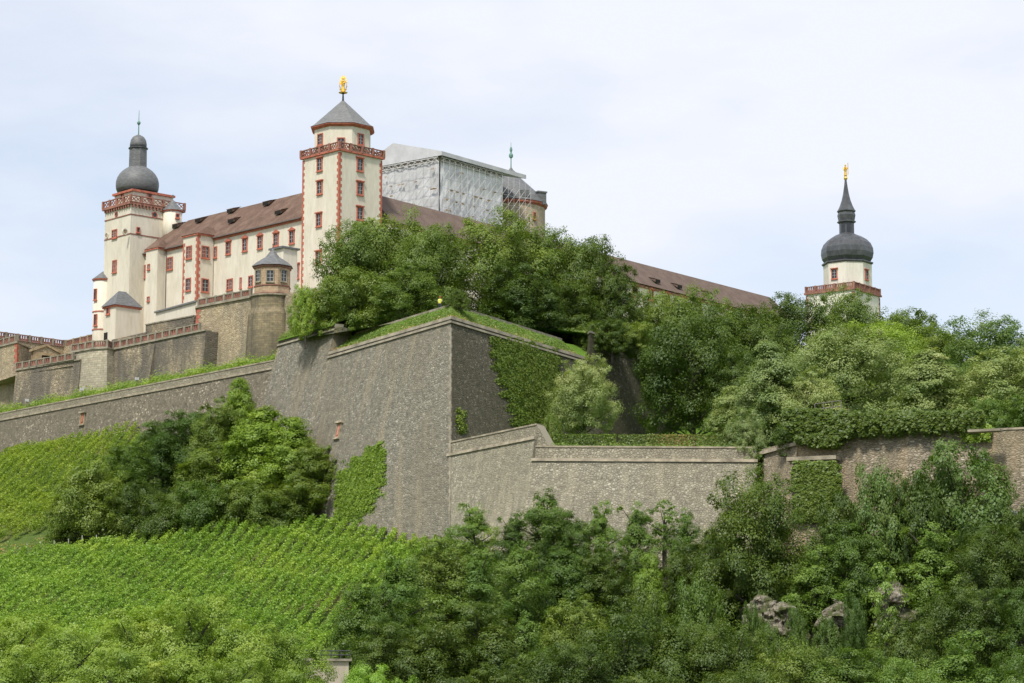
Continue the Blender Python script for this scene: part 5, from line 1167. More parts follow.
# ---- wood below the bastion and the garden wall
F_ = [
    (474, 502, 62, 296, 'locust', 'locust', 'pale feathery tree highest at the foot of the bastion corner'), (512, 512, 46, 294, 'locust', 'wood', 'green feathery tree just after the pale one at the bastion corner'),
    (545, 486, 74, 294, 'locust', 'wood', 'tall feathery tree reaching up before the step of the front wall'), (566, 508, 54, 293, 'oval', 'wood', 'tree leaning on the tall feathery one before the front wall'),
    (600, 500, 54, 293, 'locust', 'locust', 'thin feathery tree before the front wall, third from the bastion corner'), (636, 499, 54, 294, 'locust', 'locust', 'pale see-through tree before the middle of the front wall'),
    (664, 496, 48, 294, 'thin', 'locust', 'see-through slender tree before the front wall'), (686, 506, 50, 293, 'locust', 'locust', 'last of the pale feathery trees before the front wall, next to the big dark tree'),
    (400, 548, 92, 266, 'locust', 'locust', 'broad tree at the vineyard end of the lower wood'), (372, 574, 76, 258, 'oval', 'wood', 'outermost tree of the lower wood, against the lower vines'),
    (440, 536, 84, 278, 'oval', 'mid', 'tree under the foot of the bastion, at the top of the vines'), (478, 545, 72, 276, 'locust', 'locust', 'tree below the pale feathery one at the bastion corner'),
    (520, 540, 76, 280, 'locust', 'locust', 'middle tree of the lower wood below the step of the front wall'), (565, 545, 76, 282, 'cone', 'wood', 'tree with drooping boughs in the middle of the lower wood'),
    (605, 545, 66, 283, 'oval', 'dark', 'shaded tree below the thin feathery trees'), (649, 550, 46, 278, 'cone', 'fresh', 'small bright pointed tree among the dark trunks of the lower wood'),
    (690, 540, 62, 284, 'oval', 'dark', 'shaded tree beside the big dark tree'), (757, 474, 116, 279, 'broad', 'dark', 'big dark dense tree before the corner of the garden wall'),
    (722, 520, 60, 282, 'oval', 'dark', 'dark tree at the flank of the big dense one'), (812, 545, 76, 275, 'locust', 'locust', 'rounded tree above the pale rock'),
    (846, 520, 76, 277, 'oval', 'wood', 'tree below the buttressed corner of the garden wall'), (838, 492, 60, 281, 'shrub', 'dark', 'shaded bush under the ivy buttress'),
    (882, 462, 74, 280, 'shrub', 'olive', 'reddish green bush climbing the garden wall'), (955, 444, 112, 281, 'shrub', 'olive', 'large dome of olive creeper before the garden wall'),
    (915, 470, 66, 279, 'shrub', 'dark', 'dark bush between the two olive wall bushes'), (992, 520, 84, 272, 'broad', 'dark', 'dark tree below the olive dome'),
    (930, 520, 86, 274, 'locust', 'locust', 'feathery tree with reddish tips below the garden wall'), (885, 555, 54, 254, 'thin', 'locust', 'thin pale tree with long bare trunk before the rocks'),
    (1022, 496, 52, 274, 'oval', 'dark', 'dark tree beside the little slate roof at the edge'), (1018, 585, 70, 262, 'oval', 'wood', 'tree at the edge of the view below the slate roof'),
    (965, 585, 84, 262, 'broad', 'dark', 'dark tree of the lower slope, between rocks and edge'), (905, 605, 70, 250, 'oval', 'dark', 'dark tree behind the thin bare trunk'),
    (625, 612, 132, 246, 'broad', 'dark', 'dense dark rounded crown low in the middle of the slope'), (690, 618, 96, 248, 'broad', 'dark', 'dense dark crown joined to the rounded one, towards the rocks'), (570, 640, 90, 240, 'broad', 'dark', 'dense dark crown beside the orange grass'),
    (735, 622, 92, 246, 'broad', 'dark', 'dense dark tree just below the pale rock'), (480, 600, 92, 254, 'oval', 'dark', 'shaded tree at the foot of the lower wood'), (430, 612, 90, 250, 'oval', 'dark', 'shaded tree at the wood foot near the lime bush'),
    (385, 620, 80, 248, 'oval', 'dark', 'shaded tree at the wood foot beside the stone hut'), (525, 610, 74, 256, 'locust', 'locust', 'tree above the orange grass'), (575, 590, 76, 262, 'oval', 'mid', 'tree in the middle of the lower wood, above the dense crowns'),
    (640, 590, 70, 264, 'shrub', 'dark', 'undergrown bush above the dense rounded crown'), (700, 575, 64, 268, 'shrub', 'wood', 'bush above the rocks, under the big dense tree'), (775, 556, 60, 285, 'shrub', 'wood', 'bush on the brow of the pale rock'),
    (800, 640, 104, 242, 'broad', 'mid', 'broad tree low below the pale rock'), (850, 645, 90, 240, 'oval', 'wood', 'low tree beneath the second rock'), (905, 655, 90, 238, 'broad', 'locust', 'paler low tree at the base of the thin trunk'),
    (960, 630, 104, 242, 'locust', 'locust', 'broad low tree towards the edge'), (1020, 650, 90, 238, 'broad', 'wood', 'lowest tree at the edge of the view'), (500, 655, 84, 238, 'oval', 'dark', 'lowest shaded tree between lime bush and orange grass'),
    (650, 665, 100, 236, 'broad', 'dark', 'lowest dark crown under the dense rounded one'), (740, 668, 100, 236, 'broad', 'dark', 'lowest dark crown under the rocks')]
for px, py, wp, Y, pr, mt, lb in F_:
    sh = pr == 'shrub'
    tree(px, py, wp, Y, 's', pr, mt, lb, 'wood_bush' if sh else 'wood_tree', 'bush' if sh else 'tree', 'wood below the walls', .9 if sh else 1.25)

# ---- riverside trees at the foot of the vineyard
for px, py, wp, Y, lb in (
    (12, 612, 110, 172, 'light green riverside tree at the edge of the view under the vines'), (78, 622, 104, 168, 'light green riverside tree, second along the foot of the vines'), (138, 607, 100, 174, 'light green riverside tree in the middle of the row under the vines'),
    (196, 590, 108, 172, 'tallest light green riverside tree, its top before the vine rows'), (246, 616, 96, 170, 'light green riverside tree just after the tallest one'), (292, 630, 84, 172, 'outer light green riverside tree next to the stone hut'),
    (40, 645, 100, 140, 'lower riverside tree in the front row at the edge'), (112, 640, 96, 138, 'lower riverside tree in the front row under the second one'), (172, 648, 96, 140, 'lower riverside tree in the front row under the middle one'), (235, 650, 90, 138, 'lower riverside tree in the front row towards the hut'), (288, 662, 76, 140, 'lowest riverside tree beside the hut wall')):
    tree(px, py, wp, Y, 's', 'fine', 'fore', lb, 'riverside_tree', 'tree', 'riverside trees')
tree(368, 660, 62, 112, 's', 'fine', 'bright', 'bright lime green treetop close by, beside the stone hut', 'lime_tree')
tree(402, 674, 40, 112, 's', 'fine', 'bright', 'smaller bright lime treetop next to the other lime one', 'lime_tree')

# ------------------------------------------------------------------ vines
def proj(v):
    x, y, z = v[..., 0], v[..., 1], v[..., 2]; dep = y * cP + z * sP; upc = -y * sP + z * cP
    return CX + FPX * x / dep, CY - FPX * upc / dep
def inpoly(px, py, poly):
    r = np.zeros(px.shape, bool); n = len(poly)
    for i in range(n):
        (x0, y0), (x1, y1) = poly[i], poly[(i + 1) % n]
        c = ((y0 > py) != (y1 > py)) & (px < (x1 - x0) * (py - y0) / (y1 - y0 + 1e-9) + x0); r ^= c
    return r
def vine_rows(poly, d, spacing, org, smin, smax, tmax, label, group, mat, dens=62, hmax=1.75, ytint=.0):
    d = np.array(d, float); d /= np.linalg.norm(d); nrm = np.array([d[1], -d[0]]); made = 0
    for k in range(smin, smax):
        o = np.array(org) + nrm * k * spacing
        t = np.arange(0, tmax, .25); xy = o[None] + d[None] * t[:, None]; z = TZ(xy[:, 0], xy[:, 1])
        px, py = proj(np.c_[xy, z]); ok = inpoly(px, py, poly)
        if ok.sum() < 12: continue
        tt = t[ok]; n = int(len(tt) * .25 * dens)
        s = rng.choice(tt, n) + rng.uniform(0, .25, n); gapn = np.sin(s * .9 + k * 1.7) + np.sin(s * 2.3 + k)
        keep = rng.random(n) < np.where(gapn < -1.35, .35, 1.0); s = s[keep]; n = len(s)
        lat = rng.normal(size=n) * .25; P2 = o[None] + d[None] * s[:, None] + nrm[None] * lat[:, None]; zz_ = TZ(P2[:, 0], P2[:, 1])
        hh = .35 + (hmax - .35) * rng.random(n) ** .75 + .12 * np.sin(s * 1.9 + k) ; hh += (rng.random(n) < .05) * rng.uniform(0, .5, n)
        p = np.c_[P2, zz_ + bumpy(P2[:, 0], P2[:, 1]) + hh]; nr = unit(np.c_[nrm[0] * np.sign(lat) * .6, nrm[1] * np.sign(lat) * .6, np.full(n, .8)] + rng.normal(size=(n, 3)) * .5)
        pat = np.sin(P2[:, 0] * .11 + 1.0) * np.sin(P2[:, 1] * .09 + .4)
        ti = np.clip(.40 + ytint * (pat > .25) * .35 + rng.normal(size=n) * .18 + .1 * np.sin(s * .6 + k * 2.1), 0, 1)
        org3 = np.array([o[0] + d[0] * tt[0], o[1] + d[1] * tt[0], 0]); org3[2] = tz(org3[0], org3[1])
        me = leaf_mesh('vine_row', p - org3, nr, rng.uniform(.18, .36, n), rng.uniform(.15, .28, n), ti, M[mat])
        ob = bpy.data.objects.new('vine_row', me); COL.objects.link(ob); ob.location = org3; tag(ob, label, 'vine row', group)
        e = o + d * (tt[-1] + .4); ze = tz(e[0], e[1]) + float(bumpy(e[0], e[1])); l = Vector((e[0], e[1], ze)) - Vector(org3)
        if 'post' not in PR: PR['post'] = MB().box((0, 0), .06, .06, -.3, 2.15).mesh('end_post', M['post'])
        made += 1
        if rng.random() < .55: continue
        q = bpy.data.objects.new('end_post', PR['post']); COL.objects.link(q); q.parent = ob; q.location = l; q.scale = (1, 1, rng.uniform(.75, .95))
    return made
LOWV = [(-90, 568), (0, 560), (60, 553), (130, 543), (200, 534), (300, 527), (362, 523), (405, 528), (455, 541), (445, 565), (410, 590), (372, 622), (340, 645), (300, 668), (-90, 690)]
n1 = vine_rows(LOWV, (.20, .98), 1.9, (-60, 250), -16, 46, 140, 'row of green vines running uphill in the lower vineyard', 'vine rows of the lower vineyard', 'lf_vine', 118, 1.5, .55)
UPV = [(-60, 474), (0, 456), (60, 446), (135, 432), (150, 470), (112, 500), (70, 524), (40, 533), (0, 543), (-60, 552)]
n2 = vine_rows(UPV, (.24, .97), 2.1, (-75, 360), -14, 26, 120, 'row of bright green vines in the small upper vineyard under the rampart', 'vine rows of the upper vineyard', 'lf_vine_up', 110, 1.9)
print('vine rows', n1, n2)

# ------------------------------------------------------------------ stuff that nobody counts
def scatter(name, poly, Yr, n, per, size, spread, hgt, mat, fz, seed=3, upn=.9, lab=None, avoid=()):
    """leaf tufts on the ground wherever the ground shows inside poly"""
    g = np.random.default_rng(seed); xx = g.uniform(-95, 75, n * 8); yy = g.uniform(Yr[0], Yr[1], n * 8); z = fz(xx, yy)
    px, py = proj(np.c_[xx, yy, z]); ok = inpoly(px, py, poly) & (yy < front(xx) - .5 if fz is TZ else np.ones(len(xx), bool))
    for ax, ay, ar in avoid: ok &= (px - ax) ** 2 + (py - ay) ** 2 > ar * ar
    xx, yy, z = [a[ok][:n] for a in (xx, yy, z)]; m = len(xx)
    k = np.repeat(np.arange(m), per); s = g.uniform(.6, 1.3, m)[k]; off = g.normal(size=(m * per, 3)) * np.array([spread, spread, 0]); h = np.abs(g.normal(size=m * per)) * hgt * s
    zb_ = z[k] + (bumpy(xx[k], yy[k]) if fz is TZ else 0)
    p = np.c_[xx[k] + off[:, 0] * s, yy[k] + off[:, 1] * s, zb_ + h]; nr = unit(np.c_[off[:, :2] * .6, np.full(len(p), upn)] + g.normal(size=(len(p), 3)) * .5)
    ti = np.clip(.45 + (g.normal(size=m) * .18)[k] + g.normal(size=len(p)) * .12, 0, 1)
    me = leaf_mesh(name, p, nr, size * g.uniform(.6, 1.4, len(p)), size * .65 * g.uniform(.6, 1.4, len(p)), ti, M[mat]); o = bpy.data.objects.new(name, me); COL.objects.link(o); tag(o, kind='stuff'); return o
ROCKS = [(786, 604, 22), (838, 602, 20), (893, 588, 15), (760, 606, 16), (1021, 634, 14), (591, 676, 12), (566, 668, 16), (655, 640, 0)]
WOODP = [(455, 540), (560, 535), (760, 525), (800, 495), (1060, 495), (1060, 760), (330, 760), (345, 655), (380, 610), (430, 570)]
scatter('undergrowth', WOODP, (225, 335), 3600, 22, .42, .9, .9, 'lf_dark', TZ, 3, avoid=ROCKS)
scatter('undergrowth', WOODP, (225, 335), 1500, 22, .40, .8, 1.0, 'lf_mid', TZ, 4, avoid=ROCKS)
scatter('undergrowth', [(50, 545), (60, 490), (120, 445), (250, 440), (270, 470), (360, 520), (200, 533), (130, 541)], (340, 415), 900, 20, .40, .8, .8, 'lf_dark', TZ, 5)
scatter('grass', [(-20, 556), (0, 548), (40, 540), (75, 532), (80, 547), (30, 552), (0, 560)], (345, 385), 500, 16, .26, .5, .18, 'lf_grass', TZ, 6)
scatter('dry_grass', [(-20, 560), (0, 548), (40, 538), (64, 541), (20, 553), (0, 559)], (345, 385), 260, 14, .26, .4, .15, 'lf_dry', TZ, 7)
scatter('dry_grass', [(548, 683), (556, 660), (580, 652), (590, 662), (575, 690)], (235, 275), 220, 18, .4, .35, .4, 'lf_dry', TZ, 8)
scatter('dry_grass', [(742, 605), (748, 590), (785, 584), (800, 592), (770, 600)], (245, 285), 160, 16, .4, .4, .4, 'lf_dry', TZ, 9)
scatter('grass', [(295, 660), (310, 632), (345, 622), (362, 640), (340, 664)], (230, 300), 700, 18, .34, .5, .5, 'lf_grass', TZ, 10)
def bank_grass(pts, d0, d1, z0, z1, n, hgt, mat, seed, name='grass'):
    g = np.random.default_rng(seed); ns, mit = normals(pts); P_ = []
    Ls = [flat(b - a).length for a, b in zip(pts[:-1], pts[1:])]; tot = sum(Ls)
    for i, L in enumerate(Ls):
        m = int(n * L / tot); u = g.random(m); q = g.random(m)
        a0 = np.array(flat(pts[i]) - mit[i] * d0); b0 = np.array(flat(pts[i + 1]) - mit[i + 1] * d0); a1 = np.array(flat(pts[i]) - mit[i] * d1); b1 = np.array(flat(pts[i + 1]) - mit[i + 1] * d1)
        p = (a0 * (1 - u)[:, None] + b0 * u[:, None]) * (1 - q)[:, None] + (a1 * (1 - u)[:, None] + b1 * u[:, None]) * q[:, None]
        zz_ = pts[i].z * (1 - u) + pts[i + 1].z * u + z0 + (z1 - z0) * q + np.abs(g.normal(size=m)) * hgt * (1 + .5 * np.sin(u * L * .9) * np.sin(u * L * .37)); p[:, 2] = zz_; P_.append(p)
    p = np.concatenate(P_); m = len(p); nr = unit(g.normal(size=(m, 3)) * .6 + np.array([0, -.5, .7])); ti = np.clip(.45 + g.normal(size=m) * .2 + .15 * np.sin(p[:, 0] * .7), 0, 1)
    me = leaf_mesh(name, p, nr, g.uniform(.2, .5, m), g.uniform(.1, .2, m), ti, M[mat]); o = bpy.data.objects.new(name, me); COL.objects.link(o); tag(o, kind='stuff')
bank_grass([L0 + (L0 - L1) * .2, L0, L1], 1.3, 4.4, -.1, .6, 42000, .62, 'lf_fresh', 21)
bank_grass([Vector((B1.x, B1.y, ZB)), B0, B4], .8, 3.5, 0, 2.4, 20000, .13, 'lf_grass', 22)
bank_grass([Vector((B3.x, B3.y, Z2)), Vector((B1.x, B1.y, Z2))], 0.8, 4.5, 0, 1.4, 5000, .3, 'lf_grass', 24)
bank_grass([B5, B6], 1.0, 6, -.1, .8, 2500, .25, 'lf_grass', 25)

bank_grass([C1 + Vector((1, 0, ZC2 - ZC)), C3], -.05, .9, 0, 0, 420, .16, 'lf_grass', 51, 'weeds')
bank_grass([B1, B0, B4], -.05, .9, 0, 0, 500, .16, 'lf_dry', 52, 'weeds')
bank_grass([L0, L1], -.05, .9, 0, 0, 500, .16, 'lf_grass', 53, 'weeds')
# ------------------------------------------------------------------ ivy and hedges
def ivy(label, poly, A, n, mat, dens, leaf, bulge, seed, name='wall_ivy'):
    g = np.random.default_rng(seed); xs_ = [p[0] for p in poly]; ys_ = [p[1] for p in poly]
    N_ = int((max(xs_) - min(xs_)) * (max(ys_) - min(ys_)) * dens); px = g.uniform(min(xs_), max(xs_), N_); py = g.uniform(min(ys_), max(ys_), N_)
    jx = px + 3 * np.sin(py * .45 + seed) + 2 * np.sin(py * 1.3 + px * .4) + g.normal(size=N_) * 2.2; jy = py + 2.5 * np.sin(px * .5) + g.normal(size=N_) * 2.2; ok = inpoly(jx, jy, poly); px, py = px[ok], py[ok]
    n = Vector(n).normalized(); nn = np.array(n); t = UP.cross(n).normalized()
    D_ = np.c_[px - CX, FPX * cP - (CY - py) * sP, FPX * sP + (CY - py) * cP]; p = D_ * (A.dot(n) / (D_ @ nn))[:, None]
    u = p @ np.array(t); v = p[:, 2]; kc = g.integers(0, len(p), max(8, len(p) // 90)); d2 = ((u[:, None] - u[kc]) ** 2 + (v[:, None] - v[kc]) ** 2).min(1); lump = np.exp(-d2 / .55)
    m = len(p); p = p + nn * (.04 + bulge * lump * g.random(m))[:, None]
    nr = unit(nn * .8 + np.array([0, 0, .45]) + g.normal(size=(m, 3)) * .4); ti = np.clip(.25 + .4 * lump + g.normal(size=m) * .13, 0, 1)
    c = p.mean(0); c[2] = p[:, 2].min(); me = leaf_mesh(name, p - c, nr, leaf * g.uniform(.7, 1.3, m), leaf * .8 * g.uniform(.7, 1.3, m), ti, M[mat])
    o = bpy.data.objects.new(name, me); COL.objects.link(o); o.location = c; tag(o, label, 'ivy'); return o
ivy('bright green ivy sheet hanging on the shaded face of the bastion', [(489, 337), (520, 340), (556, 352), (562, 380), (560, 408), (548, 430), (518, 428), (508, 400), (497, 372)], *BRp, 'lf_mid', 7, .32, .22, 31)
ivy('thin sprig of ivy low on the shaded bastion face', [(455, 408), (462, 412), (467, 432), (459, 434)], *BRp, 'lf_mid', 6, .3, .3, 32)
ivy('tongue of bright ivy on the lit bastion face beside the wood', [(383, 441), (387, 466), (380, 492), (366, 514), (356, 522), (334, 520), (336, 480), (352, 462)], *BL, 'lf_fresh', 5, .30, .22, 33)
bn = (nR + UP * .02).normalized()
bn = nR
ivy('dense ivy curtain on the buttress of the garden wall', [(797, 464), (806, 461), (818, 465), (829, 462), (838, 466), (842, 482), (838, 505), (830, 522), (795, 522), (798, 500), (792, 484)], a_ := flat(RC) - dR * .6 + nR * 2.35, bn, 'lf_mid', 7, .36, .5, 34)
A_, n_ = face_plane(rpts, 1, ZR, .09)
ivy('dark ivy mass hanging over the top of the garden wall', [(784, 414), (800, 410), (830, 414), (880, 418), (882, 428), (855, 432), (838, 447), (815, 449), (795, 437)], A_ + nR * .5, n_, 'lf_dark', 8, .4, 1.3, 35)
ivy('fringe of ivy along the coping of the garden wall', [(860, 416), (985, 412), (985, 424), (966, 431), (945, 428), (930, 433), (912, 428), (896, 434), (878, 431), (862, 438)], A_ + nR * .5, n_, 'lf_dark', 8, .36, 1.1, 36)
ivy('small ivy tuft below the projecting slab', [(960, 424), (992, 424), (990, 440), (968, 442)], A_ + nR * .3, n_, 'lf_fresh', 5, .34, .5, 37)
A_, n_ = face_plane(rpts, 0, ZR, .22)
ivy('dark ivy filling the corner between front wall and garden wall', [(744, 446), (760, 446), (764, 470), (756, 500), (748, 500)], A_ + nR * .2, n_, 'lf_dark', 7, .36, .8, 38)
def hedge(label, A, B, w_, h, mat, seed):
    g = np.random.default_rng(seed); L = (B - A).length; n = int(L * 330); u = g.random(n) * L; d = (B - A).normalized(); nn = Vector((d.y, -d.x, 0))
    s = g.random(n); top = s < .4; lat = np.where(top, g.uniform(-.5, .5, n) * w_, w_ / 2 * np.where(g.random(n) < .8, 1, -1)); z = np.where(top, h, g.random(n) * h) + g.normal(size=n) * .06
    lat = lat + g.normal(size=n) * .07; p = np.array(A)[None] + np.array(d)[None] * u[:, None] + np.array(nn)[None] * lat[:, None]; p[:, 2] = A.z + z
    nr = unit(np.where(top[:, None], np.array([0, 0, 1.]), np.sign(lat)[:, None] * np.array(nn)) + g.normal(size=(n, 3)) * .5); ti = np.clip(.45 + .25 * np.sin(u * .5 + seed) + g.normal(size=n) * .18, 0, 1)
    me = leaf_mesh('clipped_hedge', p - np.array(A), nr, .26, .18, ti, M[mat]); o = bpy.data.objects.new('clipped_hedge', me); COL.objects.link(o); o.location = A; tag(o, label, 'hedge'); return o
hz = ZC2 - .45
hy = C2.y + 2.6; h0, h1, h2 = P(553, 440, hy), P(616, 440, hy), P(742, 440, hy)
for v in (h0, h1, h2): v.z = hz
hedge('short green clipped hedge on the front wall by the pale round tree', h0, h1, 1.4, 2.15, 'lf_mid', 41)
hedge('long browned clipped hedge along the front wall', h1 + Vector((.3, 0, 0)), h2, 1.4, 2.1, 'lf_brownhedge', 42)

# ------------------------------------------------------------------ rocks
def rockmat():
    m, t, b = mat_base('layered limestone', 0.95, 0.1); v = coord(t)
    base = ramp(t, noise(t, v, 0.9, 8, 0.7), [(0.3, (0.13, 0.115, 0.09)), (0.5, (0.27, 0.245, 0.19)), (0.7, (0.42, 0.385, 0.31))])
    cr = N(t, 'ShaderNodeTexVoronoi'); cr.feature = 'DISTANCE_TO_EDGE'; cr.inputs['Scale'].default_value = 1.1
    mp = N(t, 'ShaderNodeMapping'); mp.inputs['Scale'].default_value = (.8, .8, 2.2); t.links.new(v, mp.inputs['Vector']); t.links.new(mp.outputs[0], cr.inputs['Vector'])
    ck = ramp(t, cr.outputs['Distance'], [(0.0, (0.25, 0.23, 0.2)), (0.07, (1, 1, 1))])
    moss = ramp(t, noise(t, v, 0.6, 5, 0.6, loc=(4, 2, 1)), [(0.47, (0, 0, 0)), (0.56, (1, 1, 1))])
    c = mixc(t, 1.0, base, ck, 'MULTIPLY'); t.links.new(mixc(t, moss, c, (0.085, 0.10, 0.04)), b.inputs['Base Color']); bump(t, b, noise(t, v, 3.0, 8, 0.7), 0.9, 0.3); return m
M['rock'] = rockmat()
from mathutils import noise as mno
def rock(px, py, Y, sx, sy, label, seed):
    top = P(px, py, Y); zb_ = tz(top.x, Y); hh = max(1.6, top.z - zb_) + 1.0; bm = bmesh.new(); bmesh.ops.create_icosphere(bm, subdivisions=5, radius=1.0); o3 = Vector((seed * 13.7, seed * 5.1, seed * 2.3))
    for v in bm.verts:
        c = v.co.copy(); q = Vector((c.x * sx, c.y * sy, c.z * hh * .5))
        k = .75 * mno.fractal(q * .45 + o3, 1.0, 2.0, 4) + .5 * mno.cell(Vector((q.x * .8 + q.z * .3, q.y * .8, q.z * 1.1)) + o3) + .12 * mno.fractal(q * 1.6 + o3, 1.0, 2.0, 3)
        v.co = q + Vector((c.x, c.y, c.z * .25)) * k * min(sx, sy) * .9
    me = bpy.data.meshes.new('rock_outcrop'); bm.to_mesh(me); bm.free(); me.materials.append(M['rock']); o = bpy.data.objects.new('rock_outcrop', me); COL.objects.link(o)
    o.location = (top.x, Y, zb_ - .5 + hh * .5); tag(o, label, 'rock', 'rock outcrops on the slope')
rock(783, 607, 271, 1.9, 2.2, 'pale limestone crag, largest on the wooded slope', 1)
rock(763, 600, 272.5, 1.8, 2.2, 'darker crag with a dry grassy brow beside the largest one', 2)
rock(839, 604, 270.5, 1.7, 2.4, 'grey rock face half hidden behind leaves, next to the thin bare trunk', 3)
rock(893, 585, 274, 1.5, 2.4, 'small pale rock high behind the thin bare trunk', 4)
rock(1022, 626, 263, 1.5, 2.2, 'pale rock at the edge of the view', 5)
rock(592, 670, 250, 1.0, 1.6, 'small grey rock beside the orange grass', 6)
for px, py, Y, wp, lb in ((797, 604, 267, 30, 'shrub half covering the largest crag from the side of the thin trunk'), (768, 622, 266.5, 34, 'shrub at the foot of the largest crag'), (826, 614, 266, 34, 'shrub at the foot of the grey rock face'), (853, 596, 267, 28, 'shrub beside the grey rock face towards the thin trunk'), (752, 600, 269, 26, 'shrub on the ledge of the darker crag')):
    tree(px, py, wp, Y, 's', 'shrub', 'wood', lb, 'rock_shrub', 'bush', 'shrubs among the rocks', .9)

# ------------------------------------------------------------------ small buildings and fittings
hc = P(322, 672, 236); hg = tz(hc.x, 236)
hut = thing('vineyard_hut', (hc.x, hc.y, hg), 'small pale stone vineyard hut with a flat roof and dark handrail between trees', 'building')
ztp = P(322, 661, 234).z; M['hutwall'] = plaster('pale hut plaster', (0.48, 0.42, 0.34), (0.32, 0.27, 0.2)); MB().box((hc.x, hc.y), 2.1, 2.0, hg - 1.5, ztp, .25).build('wall', M['hutwall'], hut)
MB().box((hc.x, hc.y), 2.35, 2.25, ztp + .003, ztp + .22, .25).build('roof_slab', M['stone'], hut)
mb = MB(); ca, sa = math.cos(.25), math.sin(.25)
for i in range(6):
    x = -2.2 + i * .88; q = Vector((hc.x + x * ca + 2.1 * sa, hc.y + x * sa - 2.1 * ca, 0)); mb.rod(up(q, ztp + .223), up(q, ztp + .95), .05, 5)
for z in (.55, .93): mb.rod(up(Vector((hc.x - 2.2 * ca + 2.1 * sa, hc.y - 2.2 * sa - 2.1 * ca, 0)), ztp + z), up(Vector((hc.x + 2.2 * ca + 2.1 * sa, hc.y + 2.2 * sa - 2.1 * ca, 0)), ztp + z), .06, 5)
mb.build('handrail', M['iron'], hut)
q = Vector((hc.x + .2 * ca + 2.0 * sa, hc.y + .2 * sa - 2.0 * ca, 0)); dd = Vector((ca, sa, 0)); MB().bar(q - dd * .5, q + dd * .5, .2, hg, hg + 2.0).build('door', M['timber'], hut)
rc_ = P(1027, 522, 280); rg = tz(rc_.x, 280)
sh = thing('garden_shed', (rc_.x, rc_.y, rg), 'little shed with grey slate gable roof at the edge of the wood', 'building')
zw = P(1027, 527, 280).z; MB().box((rc_.x, rc_.y), 1.9, 1.9, rg - .5, zw, .5).build('wall', M['white'], sh)
d = uv2(math.degrees(.5)); n = Vector((-d.y, d.x, 0)); c = flat(rc_); zr = zw + 1.7
mb = MB(); a, b = c - d * 2.2, c + d * 2.2; e1, e2 = n * 2.3, -n * 2.3
mb.poly([up(a + e2, zw - .2), up(b + e2, zw - .2), up(b, zr), up(a, zr)]); mb.poly([up(b + e1, zw - .2), up(a + e1, zw - .2), up(a, zr), up(b, zr)]); mb.poly([up(a + e2, zw - .2), up(a, zr), up(a + e1, zw - .2)]); mb.poly([up(b + e1, zw - .2), up(b, zr), up(b + e2, zw - .2)])
mb.build('roof', M['slate_light'], sh)
ra, rb = P(815, 413, RC.y + 1), P(841, 409, RC.y + 1.6); zg = ZR - .02
hr = thing('wall_handrail', (ra.x, ra.y, zg), 'grey tubular handrail on the garden wall above the ivy', 'railing')
mb = MB(); zt1 = P(815, 404, RC.y + 1).z; zt2 = P(841, 400.5, RC.y + 1.6).z
for i in range(4): q = ra.lerp(rb, i / 3); mb.rod(up(q, zg), up(q, zt1 + (zt2 - zt1) * i / 3), .055, 6)
mb.build('rail_post', M['pipe'], hr)
mb = MB(); mb.rod(up(ra, zt1), up(rb, zt2), .055, 6); mb.rod(up(ra, zt1 - .65), up(rb, zt2 - .65), .05, 6); mb.build('rail', M['pipe'], hr)
for px, py, lb in ((27, 401, 'small white floodlight on the grass below the sunken terrace'), (82, 390, 'small white floodlight on the grass below the pale corner'), (137, 379.5, 'small white floodlight on the grass below the buttress')):
    c = PZ(px, py, ZL + 1.4); f = thing('floodlight', (c.x, c.y, ZL + .5), lb, 'floodlight', 'floodlights on the rampart grass')
    MB().rod((c.x, c.y, ZL + .4), (c.x, c.y, ZL + 1.3), .05, 6).build('stand', M['iron'], f); MB().box((c.x, c.y), .3, .18, ZL + 1.3, ZL + 1.75, .5).build('lamp_housing', M['sheet'], f)

# ------------------------------------------------------------------ the person on the bastion
pp = P(440, 305, 340.5); pz = TOPZ + .02
person = thing('person', (pp.x, pp.y, pz), 'person in yellow high-visibility vest and red cap standing at the kerb on the bastion', 'person')
J = {'pel': (0, 0, .95, .15), 'bel': (0, .01, 1.12, .14), 'che': (0, .02, 1.32, .165), 'nek': (0, .01, 1.50, .062), 'jaw': (0, -.02, 1.58, .075), 'hed': (0, -.01, 1.67, .098), 'top': (0, 0, 1.74, .07),
     'sL': (-.18, .02, 1.43, .07), 'eL': (-.25, .04, 1.15, .047), 'wL': (-.22, -.10, .93, .032), 'pL': (-.21, -.15, .87, .036), 'sR': (.18, .02, 1.43, .07), 'eR': (.26, .02, 1.16, .047), 'wR': (.16, -.18, 1.08, .032), 'pR': (.12, -.22, 1.08, .036),
     'hL': (-.10, 0, .88, .10), 'kL': (-.11, -.02, .49, .062), 'aL': (-.11, .02, .09, .042), 'tL': (-.12, -.14, .04, .035), 'hR': (.10, 0, .88, .10), 'kR': (.12, -.03, .49, .062), 'aR': (.13, .02, .09, .042), 'tR': (.14, -.14, .04, .035)}
E_ = [('pel', 'bel'), ('bel', 'che'), ('che', 'nek'), ('nek', 'jaw'), ('jaw', 'hed'), ('hed', 'top'), ('che', 'sL'), ('sL', 'eL'), ('eL', 'wL'), ('wL', 'pL'), ('che', 'sR'), ('sR', 'eR'), ('eR', 'wR'), ('wR', 'pR'), ('pel', 'hL'), ('hL', 'kL'), ('kL', 'aL'), ('aL', 'tL'), ('pel', 'hR'), ('hR', 'kR'), ('kR', 'aR'), ('aR', 'tR')]
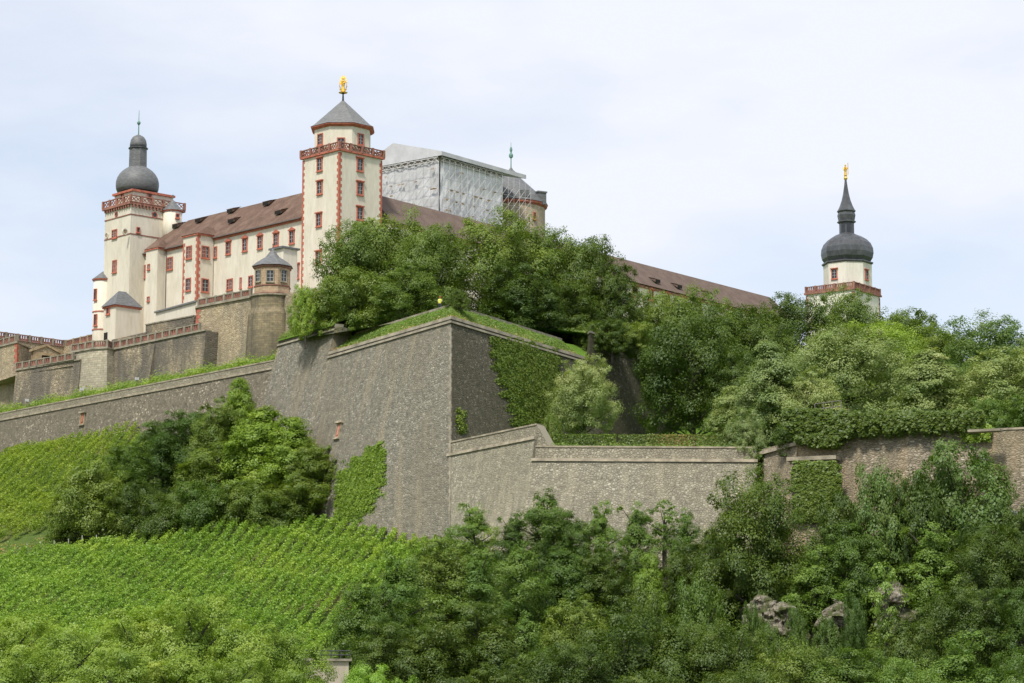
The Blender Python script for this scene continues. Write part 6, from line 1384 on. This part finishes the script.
for sd_, w_ in (('L', (-.21, -.15, .87)), ('R', (.12, -.22, 1.08))):
    for f_ in range(5):
        l = (.075, .085, .08, .065, .055)[f_] if f_ < 4 else .055; ox = (f_ - 1.5) * .017 if f_ < 4 else (.04 if sd_ == 'L' else -.04); dz_ = -l if sd_ == 'L' else -.01; dy_ = -.02 if sd_ == 'L' else -l
        J[f'f{sd_}{f_}'] = (w_[0] + ox, w_[1] + dy_ * .5, w_[2] + dz_ * .6, .009); J[f'g{sd_}{f_}'] = (w_[0] + ox * 1.05, w_[1] + dy_, w_[2] + dz_, .008); E_ += [(f'p{sd_}', f'f{sd_}{f_}'), (f'f{sd_}{f_}', f'g{sd_}{f_}')]
ks = list(J); me = bpy.data.meshes.new('body'); me.from_pydata([J[k][:3] for k in ks], [(ks.index(a), ks.index(b)) for a, b in E_], [])
body = bpy.data.objects.new('body', me); COL.objects.link(body); body.parent = person
body.modifiers.new('skin', 'SKIN'); sub = body.modifiers.new('sub', 'SUBSURF'); sub.levels = sub.render_levels = 1
if not me.skin_vertices: me.attributes  # the modifier adds the layer below
bm = bmesh.new(); bm.from_mesh(me); sl = bm.verts.layers.skin.verify()
for v, k in zip(bm.verts, ks): v[sl].radius = (J[k][3], J[k][3]); v[sl].use_root = (k == 'pel')
bm.to_mesh(me); bm.free(); me.materials.append(plain('skin', (0.55, 0.36, 0.27), .6, .1))
o3 = Vector((pp.x, pp.y, pz))
mb = MB(); mb.lathe((0, 0), [(.17, .86), (.185, 1.0), (.19, 1.2), (.215, 1.38), (.15, 1.47), (.075, 1.5)], 14)
mb.v = [(x * 1.15, y * .86 + .01, z) for x, y, z in mb.v]; o = mb.build('safety_vest', plain('high visibility yellow', (0.75, 0.80, 0.08), .7, .1), None); o.location = (0, 0, 0); o.parent = person
mb = MB()
for s_1 in (-1, 1): mb.rod((s_1 * .10, 0, .96), (s_1 * .115, -.02, .5), .125, 10, .095); mb.rod((s_1 * .115, -.02, .5), (s_1 * .12, .02, .1), .095, 10, .08)
o = mb.build('trousers', plain('dark trousers', (0.05, 0.055, 0.075), .9, .2)); o.parent = person
mb = MB(); mb.lathe((0, 0), [(.118, 1.66), (.12, 1.71), (.10, 1.77), (.05, 1.80), (.01, 1.805)], 14); mb.box((0, -.14), .085, .07, 1.665, 1.685); o = mb.build('cap', plain('red cloth', (0.6, 0.06, 0.05), .8, .1)); o.parent = person
mb = MB()
for s_1 in (-1, 1): mb.rod((s_1 * .18, .02, 1.44), (s_1 * .25, .03, 1.17), .088, 10, .066)
o = mb.build('sleeve', plain('white sleeve', (0.75, 0.75, 0.74), .8, .1)); o.parent = person
